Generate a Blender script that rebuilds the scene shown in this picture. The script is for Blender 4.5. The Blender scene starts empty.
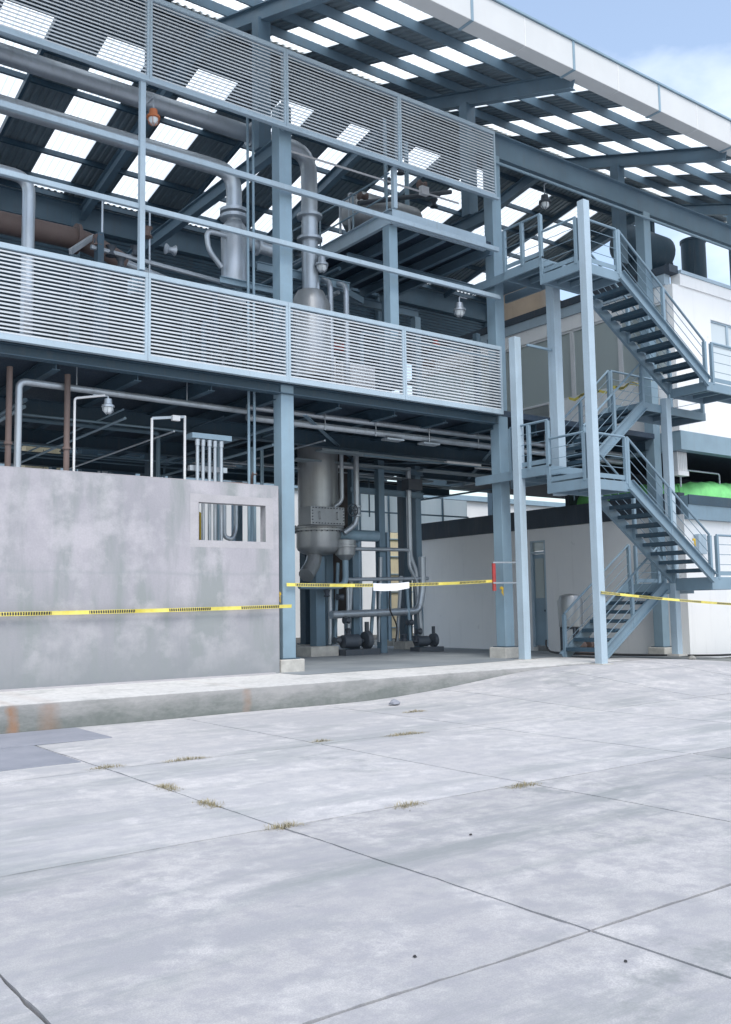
import bpy, bmesh, math, random
from mathutils import Vector, Matrix
random.seed(7)
S = bpy.context.scene
COL = S.collection
PI = math.pi
R = math.radians

# ------------------------------------------------------------------ camera
CAM_Z = 1.25
def cam_axes(yaw, pitch, roll):
    fwd = Vector((math.sin(yaw)*math.cos(pitch), math.cos(yaw)*math.cos(pitch), math.sin(pitch)))
    right = Vector((math.cos(yaw), -math.sin(yaw), 0)); up = right.cross(fwd)
    return (right*math.cos(roll)+up*math.sin(roll), up*math.cos(roll)-right*math.sin(roll), fwd)
r_, u_, w_ = cam_axes(R(36.816), R(5.681), R(-0.9385))
cd = bpy.data.cameras.new('camera'); cam = bpy.data.objects.new('camera', cd); COL.objects.link(cam)
cam.matrix_world = Matrix(((r_.x, u_.x, -w_.x, 0), (r_.y, u_.y, -w_.y, 0), (r_.z, u_.z, -w_.z, CAM_Z), (0, 0, 0, 1)))
cd.sensor_fit = 'VERTICAL'; cd.sensor_height = 36; cd.lens = 949.0/1024*36
cd.clip_start = 0.05; cd.clip_end = 3000
S.camera = cam

# ------------------------------------------------------------------ world and sun
SUN_EL, SUN_AZ = R(58), R(204)     # azimuth clockwise from +Y: the sun stands high behind the camera
w = bpy.data.worlds.new('World'); S.world = w; w.use_nodes = True
nt = w.node_tree; nt.nodes.clear()
out = nt.nodes.new('ShaderNodeOutputWorld'); bg = nt.nodes.new('ShaderNodeBackground')
sky = nt.nodes.new('ShaderNodeTexSky'); sky.sky_type = 'NISHITA'; sky.sun_disc = False
sky.sun_elevation = SUN_EL; sky.sun_rotation = SUN_AZ; sky.dust_density = 2.0; sky.air_density = 1.3; sky.ozone_density = 1.2
tc = nt.nodes.new('ShaderNodeTexCoord'); mp = nt.nodes.new('ShaderNodeMapping'); mp.inputs['Scale'].default_value = (1.6, 1.6, 3.2)
mp.inputs['Location'].default_value = (5.1, 0.4, 2.2)
nz = nt.nodes.new('ShaderNodeTexNoise'); nz.inputs['Scale'].default_value = 1.5; nz.inputs['Detail'].default_value = 7; nz.inputs['Roughness'].default_value = .55
rp = nt.nodes.new('ShaderNodeValToRGB'); rp.color_ramp.elements[0].position = .46; rp.color_ramp.elements[1].position = .74
rp.color_ramp.elements[0].color = (.10, .10, .10, 1); rp.color_ramp.elements[1].color = (.95, .95, .95, 1)
mx = nt.nodes.new('ShaderNodeMix'); mx.data_type = 'RGBA'
mx.inputs[7].default_value = (6.0, 6.35, 6.8, 1)
nt.links.new(tc.outputs['Generated'], mp.inputs[0]); nt.links.new(mp.outputs[0], nz.inputs['Vector'])
nt.links.new(nz.outputs['Fac'], rp.inputs[0]); nt.links.new(rp.outputs[0], mx.inputs[0])
nt.links.new(sky.outputs[0], mx.inputs[6]); nt.links.new(mx.outputs[2], bg.inputs[0])
bg.inputs[1].default_value = 0.13
nt.links.new(bg.outputs[0], out.inputs[0])

sd = bpy.data.lights.new('sun', 'SUN'); sd.energy = 1.3; sd.angle = R(22); sd.color = (1, .97, .93)
sun = bpy.data.objects.new('sun', sd); COL.objects.link(sun)
to_sun = Vector((math.sin(SUN_AZ)*math.cos(SUN_EL), math.cos(SUN_AZ)*math.cos(SUN_EL), math.sin(SUN_EL)))
sun.rotation_euler = to_sun.to_track_quat('Z', 'Y').to_euler(); sun.location = (0, 0, 60)

S.render.engine = 'CYCLES'
S.view_settings.view_transform = 'Standard'; S.view_settings.look = 'None'; S.view_settings.gamma = 1
S.view_settings.use_curve_mapping = False
S.view_settings.exposure = 0.95
S.cycles.max_bounces = 8; S.cycles.diffuse_bounces = 5; S.cycles.transparent_max_bounces = 12

# ------------------------------------------------------------------ materials
def newmat(name):
    m = bpy.data.materials.new(name); m.use_nodes = True
    t = m.node_tree; b = t.nodes['Principled BSDF']
    return m, t, b
def noise(t, scale, vec, detail=5, rough=.55):
    n = t.nodes.new('ShaderNodeTexNoise'); n.inputs['Scale'].default_value = scale
    n.inputs['Detail'].default_value = detail; n.inputs['Roughness'].default_value = rough
    t.links.new(vec, n.inputs['Vector']); return n.outputs['Fac']
def ramp(t, fac, stops):
    n = t.nodes.new('ShaderNodeValToRGB'); e = n.color_ramp.elements
    while len(e) < len(stops): e.new(.5)
    for k, (p, c) in enumerate(stops):
        e[k].position = p; e[k].color = (*c, 1) if len(c) == 3 else c
    t.links.new(fac, n.inputs[0]); return n.outputs[0]
def mapping(t, vec, scale=(1, 1, 1), rot=(0, 0, 0)):
    n = t.nodes.new('ShaderNodeMapping'); n.inputs['Scale'].default_value = scale; n.inputs['Rotation'].default_value = rot
    t.links.new(vec, n.inputs[0]); return n.outputs[0]
def mix(t, fac, a, b, mode='MIX'):
    n = t.nodes.new('ShaderNodeMix'); n.data_type = 'RGBA'; n.blend_type = mode
    for sock, val in ((n.inputs[0], fac), (n.inputs[6], a), (n.inputs[7], b)):
        if hasattr(val, 'is_output'): t.links.new(val, sock)
        else: sock.default_value = (*val, 1) if isinstance(val, tuple) and len(val) == 3 else val
    return n.outputs[2]
def math_(t, op, a, b=None, c=None):
    n = t.nodes.new('ShaderNodeMath'); n.operation = op
    for i, val in enumerate((a, b, c)):
        if val is None: continue
        if hasattr(val, 'is_output'): t.links.new(val, n.inputs[i])
        else: n.inputs[i].default_value = val
    return n.outputs[0]
def pos(t): return t.nodes.new('ShaderNodeNewGeometry').outputs['Position']
def bump(t, b, h, strength=.3, dist=.01):
    n = t.nodes.new('ShaderNodeBump'); n.inputs['Strength'].default_value = strength; n.inputs['Distance'].default_value = dist
    t.links.new(h, n.inputs['Height']); t.links.new(n.outputs[0], b.inputs['Normal'])

def paint(name, base, rough=.45, metal=0.0, var=.12, dirt=(.16, .14, .12), dirt_amt=.25, spec=.5):
    """painted metal: slow tone drift, vertical run marks, fine mottling"""
    m, t, b = newmat(name); p = pos(t)
    n1 = noise(t, 1.3, p); n2 = noise(t, 1.0, mapping(t, p, (9, 9, .9)), 6, .6); n3 = noise(t, 38, p, 3)
    lo = tuple(c*(1-var) for c in base); hi = tuple(min(1, c*(1+var)) for c in base)
    c = ramp(t, n1, [(.3, lo), (.7, hi)])
    c = mix(t, ramp(t, n3, [(.35, (.10,)*3), (.7, (0,)*3)]), c, dirt)
    f = ramp(t, n2, [(.52, (0,)*3), (.78, (dirt_amt,)*3)])
    c = mix(t, f, c, dirt)
    t.links.new(c, b.inputs['Base Color'])
    b.inputs['Roughness'].default_value = rough; b.inputs['Metallic'].default_value = metal
    t.links.new(ramp(t, n3, [(.3, (rough*.85,)*3), (.75, (min(1, rough*1.25),)*3)]), b.inputs['Roughness'])
    bump(t, b, n3, .06, .004)
    return m

M = {}
M['steel'] = paint('blue_grey_steel_paint', (.235, .345, .425), .42, var=.10, dirt=(.20, .20, .20), dirt_amt=.22)
M['steel_dark'] = paint('dark_and_shaded_blue_steel', (.035, .08, .12), .5)  # steel paint darkened to carry deep interior shade; also used on dark fittings
M['steel_mid'] = paint('shaded_blue_steel_paint', (.13, .21, .275), .5)  # same steel toned down, shade under roof and floors put into the colour
M['stair'] = paint('stair_steel_paint', (.185, .275, .345), .45, var=.10, dirt_amt=.2)
M['frame'] = paint('pale_blue_frame_paint', (.39, .495, .575), .4, var=.08, dirt_amt=.18)
M['slat'] = paint('pale_louvre_slat_paint', (.58, .62, .655), .4, var=.07, dirt=(.33, .31, .30), dirt_amt=.3)
M['galv'] = paint('galvanised_sheet', (.23, .285, .32), .42, metal=.25, var=.12)
M['galv_pipe'] = paint('galvanised_pipe', (.46, .51, .56), .35, metal=.5, var=.12)
M['stain_steel'] = paint('dull_stainless_steel', (.37, .39, .405), .38, metal=.6, var=.12)
M['deck'] = paint('shaded_deck_underside', (.025, .05, .085), .6, var=.15)  # base colour holds the shade under the floors
M['rust'] = paint('rust_brown_paint', (.15, .11, .10), .7, var=.25, dirt=(.10, .06, .05))
M['grey_machine'] = paint('dark_machine_paint', (.05, .065, .085), .5, var=.2)
M['white_metal'] = paint('white_metal_paint', (.74, .75, .76), .45, var=.04, dirt_amt=.10)
M['fascia'] = paint('white_fascia_paint', (.60, .615, .615), .5, var=.035, dirt=(.55, .53, .50), dirt_amt=.18)
M['orange'] = paint('orange_lamp_paint', (.55, .17, .06), .5, var=.15)
M['yellow'] = paint('yellow_paint', (.62, .42, .03), .5, var=.12)
M['red'] = paint('red_paint', (.42, .04, .04), .5, var=.15)
M['green'] = paint('green_tarpaulin', (.27, .80, .27), .55, var=.22, dirt=(.05, .25, .10))
M['cream'] = paint('cream_panel', (.72, .62, .42), .7, var=.06)
M['tan'] = paint('tan_insulated_cladding', (.50, .40, .31), .6, var=.1)
M['dark'] = paint('dark_coping', (.035, .055, .08), .6, var=.2)
M['black'] = paint('black_rubber', (.02, .02, .022), .6, var=.2)

def m_white_wall():
    m, t, b = newmat('white_plaster'); p = pos(t)
    n1 = noise(t, .7, p); n2 = noise(t, 1, mapping(t, p, (5, 5, .5)), 6, .65); n3 = noise(t, 22, p, 5)
    c = ramp(t, n1, [(.3, (.82, .83, .835)), (.7, (.87, .87, .865))])
    c = mix(t, ramp(t, n2, [(.55, (0,)*3), (.8, (.22,)*3)]), c, (.48, .48, .47))
    c = mix(t, ramp(t, noise(t, 3.1, p, 8, .7), [(.64, (0,)*3), (.72, (.30,)*3)]), c, (.40, .41, .42))
    t.links.new(c, b.inputs['Base Color']); b.inputs['Roughness'].default_value = .85
    bump(t, b, n3, .15, .006); return m
M['white'] = m_white_wall()

def m_wall():
    m, t, b = newmat('bare_concrete_wall'); p = pos(t)
    big = noise(t, .55, p, 4); run = noise(t, 1, mapping(t, p, (2.3, 2.3, .42)), 7, .6); blot = noise(t, 1.7, p, 8, .62); fine = noise(t, 30, p, 6, .6)
    c = ramp(t, big, [(.32, (.335, .33, .36)), (.68, (.43, .41, .445))])
    c = mix(t, ramp(t, run, [(.44, (0,)*3), (.62, (.9,)*3)]), c, (.26, .285, .285))
    c = mix(t, ramp(t, blot, [(.48, (0,)*3), (.64, (.7,)*3)]), c, (.49, .47, .50))
    sp = t.nodes.new('ShaderNodeSeparateXYZ'); t.links.new(p, sp.inputs[0])
    zz = math_(t, 'ADD', sp.outputs['Z'], math_(t, 'MULTIPLY', math_(t, 'SUBTRACT', run, .5), 2.2))
    damp = ramp(t, math_(t, 'DIVIDE', zz, 3.6), [(.02, (.75,)*3), (.22, (.28,)*3), (.5, (0,)*3)])
    c = mix(t, damp, c, (.20, .225, .235))
    wob = math_(t, 'ADD', sp.outputs['Z'], math_(t, 'MULTIPLY', math_(t, 'SUBTRACT', big, .5), .25))
    seam = math_(t, 'ABSOLUTE', math_(t, 'SUBTRACT', wob, 1.9))
    c = mix(t, ramp(t, seam, [(0, (.35,)*3), (.05, (0,)*3)]), c, (.27, .30, .31))
    c = mix(t, ramp(t, fine, [(.35, (.22,)*3), (.62, (0,)*3)]), c, (.27, .27, .28))
    t.links.new(c, b.inputs['Base Color']); b.inputs['Roughness'].default_value = .9
    bump(t, b, mix(t, .5, fine, blot), .35, .012); return m
M['wall'] = m_wall()

def m_plaster_band():
    m, t, b = newmat('pale_mortar_band'); p = pos(t)
    c = ramp(t, noise(t, 3, p, 7, .6), [(.3, (.38, .37, .39)), (.7, (.455, .44, .46))])
    c = mix(t, ramp(t, noise(t, 34, p, 5), [(.35, (.2,)*3), (.6, (0,)*3)]), c, (.33, .32, .31))
    t.links.new(c, b.inputs['Base Color']); b.inputs['Roughness'].default_value = .9
    bump(t, b, noise(t, 34, p, 5), .3, .008); return m
M['mortar'] = m_plaster_band()

def m_yard(name='yard_concrete', gain=1.0, wear=1.0):
    m, t, b = newmat(name); p = pos(t)
    oi = t.nodes.new('ShaderNodeObjectInfo')
    big = noise(t, .33, p, 5); sweep = noise(t, 1, mapping(t, p, (.42, 2.4, 1), (0, 0, R(-8))), 7, .62)
    blot = noise(t, 1.5, p, 8, .65); fine = noise(t, 46, p, 6, .65); spk = noise(t, 11, p, 4, .7)
    mid = noise(t, 5.2, p, 8, .7); grain = noise(t, 130, p, 4, .6)
    c = ramp(t, big, [(.3, (.435, .425, .43)), (.7, (.54, .53, .515))])
    c = mix(t, ramp(t, sweep, [(.44, (0,)*3), (.62, (.9*wear,)*3)]), c, (.33, .34, .355))
    c = mix(t, ramp(t, blot, [(.50, (0,)*3), (.62, (.85,)*3)]), c, (.605, .59, .58))
    c = mix(t, ramp(t, mid, [(.40, (.75*wear,)*3), (.56, (0,)*3)]), c, (.34, .34, .365))
    c = mix(t, ramp(t, noise(t, .9, mapping(t, p, (.35, 1.5, 1), (0, 0, R(14))), 8, .7), [(.52, (0,)*3), (.64, (.85*wear,)*3)]), c, (.24, .265, .265))
    c = mix(t, ramp(t, noise(t, .55, mapping(t, p, (1, 1, 1)), 9, .75), [(.60, (0,)*3), (.66, (.7*wear,)*3)]), c, (.20, .225, .22))
    c = mix(t, ramp(t, grain, [(.40, (.5,)*3), (.60, (0,)*3)]), c, (.27, .27, .28))
    # thin scuffed tyre arcs
    sp = t.nodes.new('ShaderNodeSeparateXYZ'); t.links.new(p, sp.inputs[0])
    for off, wdt, amt in ((4.15, .10, .55), (4.75, .16, .40), (5.2, .07, .35), (7.9, .14, .25)):
        yy = math_(t, 'ADD', sp.outputs['Y'], math_(t, 'MULTIPLY', math_(t, 'SUBTRACT', big, .5), .9))
        yy = math_(t, 'ADD', yy, math_(t, 'MULTIPLY', sp.outputs['X'], -.10))
        dd = math_(t, 'ABSOLUTE', math_(t, 'SUBTRACT', yy, off-.35))
        k = ramp(t, dd, [(0, (amt,)*3), (wdt, (0,)*3)])
        k = mix(t, ramp(t, blot, [(.44, (0,)*3), (.62, (1,)*3)]), (0, 0, 0), k)
        c = mix(t, k, c, (.20, .23, .23))
    c = mix(t, ramp(t, fine, [(.36, (.35,)*3), (.60, (0,)*3)]), c, (.33, .33, .345))
    c = mix(t, ramp(t, spk, [(.70, (0,)*3), (.76, (.55,)*3)]), c, (.26, .26, .27))
    c = mix(t, ramp(t, noise(t, 2.6, p, 3, .5), [(.72, (0,)*3), (.80, (.6,)*3)]), c, (.66, .645, .61))
    tone = math_(t, 'ADD', math_(t, 'MULTIPLY', oi.outputs['Random'], .10*gain), .95*gain)
    n = t.nodes.new('ShaderNodeVectorMath'); n.operation = 'SCALE'; t.links.new(c, n.inputs[0]); t.links.new(tone, n.inputs['Scale'])
    t.links.new(n.outputs[0], b.inputs['Base Color']); b.inputs['Roughness'].default_value = .88
    bump(t, b, mix(t, .6, fine, spk), .35, .008); return m
M['yard'] = m_yard('yard_concrete', 1.05, .85)
M['yard_near'] = m_yard('near_yard_concrete', .89, 1.0)  # darker tone for the slab rows nearest the camera

def m_kerb():
    m, t, b = newmat('podium_concrete'); p = pos(t)
    blot = noise(t, 1.6, p, 8, .65); fine = noise(t, 40, p, 6, .65)
    sp = t.nodes.new('ShaderNodeSeparateXYZ'); t.links.new(p, sp.inputs[0])
    c = ramp(t, noise(t, .5, p, 4), [(.3, (.54, .54, .53)), (.7, (.62, .615, .60))])
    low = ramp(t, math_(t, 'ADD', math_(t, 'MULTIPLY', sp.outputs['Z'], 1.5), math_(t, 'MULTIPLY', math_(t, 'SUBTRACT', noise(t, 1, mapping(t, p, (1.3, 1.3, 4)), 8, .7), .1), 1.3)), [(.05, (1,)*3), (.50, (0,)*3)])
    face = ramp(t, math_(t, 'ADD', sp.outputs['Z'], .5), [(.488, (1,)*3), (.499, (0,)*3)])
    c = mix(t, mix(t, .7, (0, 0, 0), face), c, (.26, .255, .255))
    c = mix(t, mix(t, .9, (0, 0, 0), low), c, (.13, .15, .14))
    c = mix(t, ramp(t, noise(t, 5.5, p, 8, .7), [(.60, (0,)*3), (.70, (.5,)*3)]), c, (.16, .18, .185))
    for x0, wd, amt in ((3.95, .07, .85), (4.45, .13, .45), (7.55, .07, .4)):      # rust runs on the kerb
        xx = math_(t, 'ADD', sp.outputs['X'], math_(t, 'MULTIPLY', math_(t, 'SUBTRACT', blot, .5), .35))
        k = ramp(t, math_(t, 'ABSOLUTE', math_(t, 'SUBTRACT', xx, x0)), [(.3*wd, (amt,)*3), (wd*1.5, (0,)*3)])
        zc = ramp(t, math_(t, 'ADD', sp.outputs['Z'], .5), [(.46, (1,)*3), (.52, (0,)*3)])
        c = mix(t, mix(t, 1.0, k, zc, 'MULTIPLY'), c, (.30, .17, .10))
    c = mix(t, ramp(t, noise(t, 9, p, 6, .6), [(.36, (.3,)*3), (.6, (0,)*3)]), c, (.27, .27, .27))
    t.links.new(c, b.inputs['Base Color']); b.inputs['Roughness'].default_value = .9
    bump(t, b, fine, .2, .006); return m
M['podium'] = m_kerb()

def m_simple(name, lo, hi, scale, rough=.85, bs=.3, fs=30):
    m, t, b = newmat(name); p = pos(t)
    t.links.new(ramp(t, noise(t, scale, p, 7, .62), [(.3, lo), (.7, hi)]), b.inputs['Base Color'])
    b.inputs['Roughness'].default_value = rough; bump(t, b, noise(t, fs, p, 5), bs, .01); return m
M['plinth'] = m_simple('grout_plinth', (.36, .35, .33), (.55, .54, .50), 4)
M['dirt'] = m_simple('joint_dirt', (.035, .035, .033), (.075, .072, .065), 6)
M['dust'] = m_simple('joint_dust', (.09, .09, .09), (.22, .22, .22), 9)
M['plate'] = m_simple('dark_cover_plate', (.20, .215, .25), (.27, .28, .32), 2, .7, .2)
M['grass'] = m_simple('dry_weed', (.20, .18, .10), (.37, .32, .20), 20, .8, 0)
M['far_wall'] = m_simple('far_pale_render', (.60, .62, .63), (.72, .73, .73), .4)
M['brick_dark'] = m_simple('dark_lagged_shell', (.07, .065, .065), (.13, .115, .11), 3)

def m_sky_sheet():
    m, t, b = newmat('translucent_roof_sheet')
    t.nodes.remove(b); o = t.nodes['Material Output']; p = pos(t)
    tr = t.nodes.new('ShaderNodeBsdfTranslucent'); df = t.nodes.new('ShaderNodeBsdfDiffuse'); mxs = t.nodes.new('ShaderNodeMixShader')
    c = ramp(t, noise(t, 1, mapping(t, p, (3, .5, .5)), 6, .6), [(.3, (.86, .90, .89)), (.7, (.96, .97, .95))])
    t.links.new(c, tr.inputs[0]); t.links.new(c, df.inputs[0]); mxs.inputs[0].default_value = .12
    t.links.new(tr.outputs[0], mxs.inputs[1]); t.links.new(df.outputs[0], mxs.inputs[2]); t.links.new(mxs.outputs[0], o.inputs[0]); return m
M['skylight'] = m_sky_sheet()
def m_glass():
    m, t, b = newmat('window_glass')
    o = t.nodes['Material Output']; b.inputs['Base Color'].default_value = (.56, .62, .61, 1); b.inputs['Roughness'].default_value = .05
    tr = t.nodes.new('ShaderNodeBsdfTransparent'); tr.inputs[0].default_value = (.75, .82, .82, 1); mxs = t.nodes.new('ShaderNodeMixShader'); mxs.inputs[0].default_value = .72
    t.links.new(tr.outputs[0], mxs.inputs[1]); t.links.new(b.outputs[0], mxs.inputs[2]); t.links.new(mxs.outputs[0], o.inputs[0]); return m
M['glass'] = m_glass()
def m_bright_glass():
    m, t, b = newmat('pale_blind_glass'); b.inputs['Base Color'].default_value = (.62, .68, .70, 1); b.inputs['Roughness'].default_value = .12; return m
M['pale_glass'] = m_bright_glass()
def m_lens():
    m, t, b = newmat('lamp_glass'); b.inputs['Base Color'].default_value = (.7, .74, .76, 1); b.inputs['Roughness'].default_value = .12; return m
M['lens'] = m_lens()

def m_tape():
    m, t, b = newmat('caution_tape'); p = pos(t)
    tcn = t.nodes.new('ShaderNodeTexCoord'); uv = tcn.outputs['UV']
    sp = t.nodes.new('ShaderNodeSeparateXYZ'); t.links.new(uv, sp.inputs[0])
    u = math_(t, 'FRACT', math_(t, 'DIVIDE', sp.outputs['X'], 1.45))
    zone = math_(t, 'MULTIPLY', math_(t, 'GREATER_THAN', u, .42), math_(t, 'LESS_THAN', u, .985))
    band = math_(t, 'MULTIPLY', math_(t, 'GREATER_THAN', sp.outputs['Y'], .12), math_(t, 'LESS_THAN', sp.outputs['Y'], .90))
    cell = math_(t, 'FRACT', math_(t, 'MULTIPLY', sp.outputs['X'], 24.0))
    letters = math_(t, 'MULTIPLY', math_(t, 'GREATER_THAN', cell, .25), math_(t, 'GREATER_THAN', noise(t, 1, mapping(t, uv, (55, 5, 1)), 2), .30))
    k = math_(t, 'MULTIPLY', math_(t, 'MULTIPLY', zone, band), letters)
    c = mix(t, k, ramp(t, noise(t, 6, p), [(.3, (.66, .55, .08)), (.7, (.80, .70, .18))]), (.035, .035, .04))
    t.links.new(c, b.inputs['Base Color']); b.inputs['Roughness'].default_value = .4; return m
M['tape'] = m_tape()
M['paper'] = m_simple('white_paper_tag', (.76, .77, .80), (.84, .85, .87), 5, .6, .1)

# ------------------------------------------------------------------ mesh helpers
W = {}
class MB:
    def __init__(s): s.v = []; s.f = []; s.uv = None
    def add(s, vs, fs):
        o = len(s.v); s.v += [tuple(v) for v in vs]; s.f += [tuple(i+o for i in f) for f in fs]; return s
    def box(s, x0, x1, y0, y1, z0, z1):
        return s.add([(x0, y0, z0), (x1, y0, z0), (x1, y1, z0), (x0, y1, z0), (x0, y0, z1), (x1, y0, z1), (x1, y1, z1), (x0, y1, z1)],
                     [(0, 3, 2, 1), (4, 5, 6, 7), (0, 1, 5, 4), (1, 2, 6, 5), (2, 3, 7, 6), (3, 0, 4, 7)])
    def ext(s, prof, p0, p1, up=(0, 0, 1)):
        p0 = Vector(p0); p1 = Vector(p1); d = (p1-p0).normalized(); up = Vector(up)
        if abs(d.dot(up)) > .99: up = Vector((0, 1, 0))
        sd_ = d.cross(up).normalized(); uu = sd_.cross(d); n = len(prof)
        vs = [p0+sd_*a+uu*b for a, b in prof]+[p1+sd_*a+uu*b for a, b in prof]
        fs = [(i, (i+1) % n, n+(i+1) % n, n+i) for i in range(n)]+[tuple(range(n))[::-1], tuple(range(n, 2*n))]
        return s.add(vs, fs)
    def bar(s, p0, p1, wd, h): return s.ext([(-wd/2, -h/2), (wd/2, -h/2), (wd/2, h/2), (-wd/2, h/2)], p0, p1)
    def ibeam(s, p0, p1, h, wd, tw=.012, tf=.018):
        a, b = wd/2, h/2
        return s.ext([(-a, -b), (a, -b), (a, -b+tf), (tw, -b+tf), (tw, b-tf), (a, b-tf), (a, b), (-a, b), (-a, b-tf), (-tw, b-tf), (-tw, -b+tf), (-a, -b+tf)], p0, p1)
    def chan(s, p0, p1, h, wd, t=.012, flip=1):
        b = h/2
        pr = [(0, -b), (wd*flip, -b), (wd*flip, -b+t), (t*flip, -b+t), (t*flip, b-t), (wd*flip, b-t), (wd*flip, b), (0, b)]
        return s.ext(pr, p0, p1)
    def tube(s, pts, r, n=10, cap=True):
        pts = [Vector(p) for p in pts]; rings = []
        t0 = (pts[1]-pts[0]).normalized(); a = Vector((0, 0, 1)) if abs(t0.z) < .9 else Vector((1, 0, 0))
        u = t0.cross(a).normalized(); prev = t0; vs = []
        for i, p in enumerate(pts):
            if i == 0: t = t0
            elif i == len(pts)-1: t = (p-pts[i-1]).normalized()
            else: t = ((p-pts[i-1]).normalized()+(pts[i+1]-p).normalized()).normalized()
            ax = prev.cross(t)
            if ax.length > 1e-6: u = Matrix.Rotation(prev.angle(t), 3, ax.normalized()) @ u
            u = (u-t*u.dot(t)).normalized(); v = t.cross(u); prev = t
            rr = r[i] if isinstance(r, (list, tuple)) else r
            vs += [p+u*rr*math.cos(2*PI*k/n)+v*rr*math.sin(2*PI*k/n) for k in range(n)]
        m = len(pts); fs = []
        for i in range(m-1):
            for k in range(n): fs.append((i*n+k, i*n+(k+1) % n, (i+1)*n+(k+1) % n, (i+1)*n+k))
        if cap: fs += [tuple(range(n))[::-1], tuple(range((m-1)*n, m*n))]
        return s.add(vs, fs)
    def lathe(s, c, prof, n=24, axis='z'):
        vs = []; fs = []
        for r, h in prof:
            for k in range(n):
                a = 2*PI*k/n; p = (r*math.cos(a), r*math.sin(a), h)
                if axis == 'x': p = (p[2], p[0], p[1])
                if axis == 'y': p = (p[0], p[2], p[1])
                vs.append((c[0]+p[0], c[1]+p[1], c[2]+p[2]))
        m = len(prof)
        for i in range(m-1):
            for k in range(n): fs.append((i*n+k, i*n+(k+1) % n, (i+1)*n+(k+1) % n, (i+1)*n+k))
        fs += [tuple(range(n))[::-1], tuple(range((m-1)*n, m*n))]
        return s.add(vs, fs)
    def build(s, name, mat, parent=None, smooth=False, bevel=0, solid=0):
        o, me = mk(name, s.v, s.f, mat, parent, smooth)
        if s.uv:
            lay = me.uv_layers.new(name='uv')
            for li, l in enumerate(me.loops): lay.data[li].uv = s.uv[l.vertex_index]
        if solid:
            md = o.modifiers.new('solid', 'SOLIDIFY'); md.thickness = solid; md.offset = 0
        if bevel:
            md = o.modifiers.new('bevel', 'BEVEL'); md.width = bevel; md.segments = 2; md.limit_method = 'ANGLE'
        return o
def mk(name, vs, fs, mat, parent=None, smooth=False):
    lo = Vector([min(v[i] for v in vs) for i in range(3)]); hi = Vector([max(v[i] for v in vs) for i in range(3)])
    c = (lo+hi)/2
    if parent is None: c.z = lo.z
    me = bpy.data.meshes.new(name); me.from_pydata([tuple(Vector(v)-c) for v in vs], [], fs)
    bm = bmesh.new(); bm.from_mesh(me); bmesh.ops.recalc_face_normals(bm, faces=bm.faces); bm.to_mesh(me); bm.free()
    me.materials.append(M[mat])
    if smooth:
        me.shade_smooth(); me.set_sharp_from_angle(angle=R(38))
    return link(name, me, c, parent), me
def link(name, me, c, parent=None):
    o = bpy.data.objects.new(name, me); COL.objects.link(o)
    c = Vector(c)
    if parent is not None: o.parent = parent; o.location = c-W[parent]
    else: o.location = c
    W[o] = c; return o
def thing(name, label, cat, loc, group=None):
    o = bpy.data.objects.new(name, None); COL.objects.link(o); o.location = loc; W[o] = Vector(loc); o.empty_display_size = .2
    return tag(o, label, cat, group)
def tag(o, label, cat, group=None):
    o['label'] = label; o['category'] = cat
    if group: o['group'] = group
    return o
def kind(o, k='structure', label=None):
    o['kind'] = k
    if label: o['label'] = label
    return o
def box(name, mat, parent, *a, bevel=0): return MB().box(*a).build(name, mat, parent, bevel=bevel)
def fillet(pts, rad, n=6):
    pts = [Vector(p) for p in pts]; outp = [pts[0]]
    for i in range(1, len(pts)-1):
        a = (pts[i-1]-pts[i]); b = (pts[i+1]-pts[i]); k = min(rad, a.length*.49, b.length*.49)
        p0 = pts[i]+a.normalized()*k; p1 = pts[i]+b.normalized()*k
        for j in range(n+1):
            t = j/n; outp.append(p0*(1-t)**2+pts[i]*2*t*(1-t)+p1*t*t)
    return outp+[pts[-1]]
def pipe(name, mat, parent, pts, r, rad=None, n=12):
    return MB().tube(fillet(pts, rad if rad is not None else r*2.2), r, n).build(name, mat, parent, smooth=True)
def flange(name, mat, parent, c, r, h=.05, axis='z'):
    return MB().lathe(c, [(r*.2, -h/2), (r, -h/2), (r, h/2), (r*.2, h/2)], 20, axis).build(name, mat, parent, smooth=True)

# ------------------------------------------------------------------ ground levels
def sst(a, b, x):
    t = max(0, min(1, (x-a)/(b-a))); return t*t*(3-2*t)
def ground_z(x, y):
    up = .35*sst(9.6, 15.2, x) - .23*sst(17.5, 22, x)
    return -.37 + up*sst(8.8, 13.0, y)
def floor_z(x): return -.23*sst(16.6, 22, x)

# the sheet below everything
gx = [-400, -60, -20] + [i for i in range(-10, 61, 2)] + [90, 400]
gy = [-400, -60, -20] + [i for i in range(-10, 31, 1)] + [40, 90, 500]
g = MB(); nx = len(gx)
for y in gy:
    for x in gx: g.v.append((x, y, ground_z(x, y)-.06))
g.f = [(j*nx+i, j*nx+i+1, (j+1)*nx+i+1, (j+1)*nx+i) for j in range(len(gy)-1) for i in range(nx-1)]
go, gme = mk('ground', g.v, g.f, 'dirt'); kind(go)
# far paved ground, laid over the sheet away from the slab grid
far = MB()
for a in ((-300, -14, -300, 300), (-14, 36, -300, -6.2), (36, 300, -300, 300), (-14, 36, 30.2, 300)): far.add([(a[0], a[2], -.375), (a[1], a[2], -.375), (a[1], a[3], -.375), (a[0], a[3], -.375)], [(0, 1, 2, 3)])
fo = far.build('paved_ground', 'yard'); kind(fo)

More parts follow.
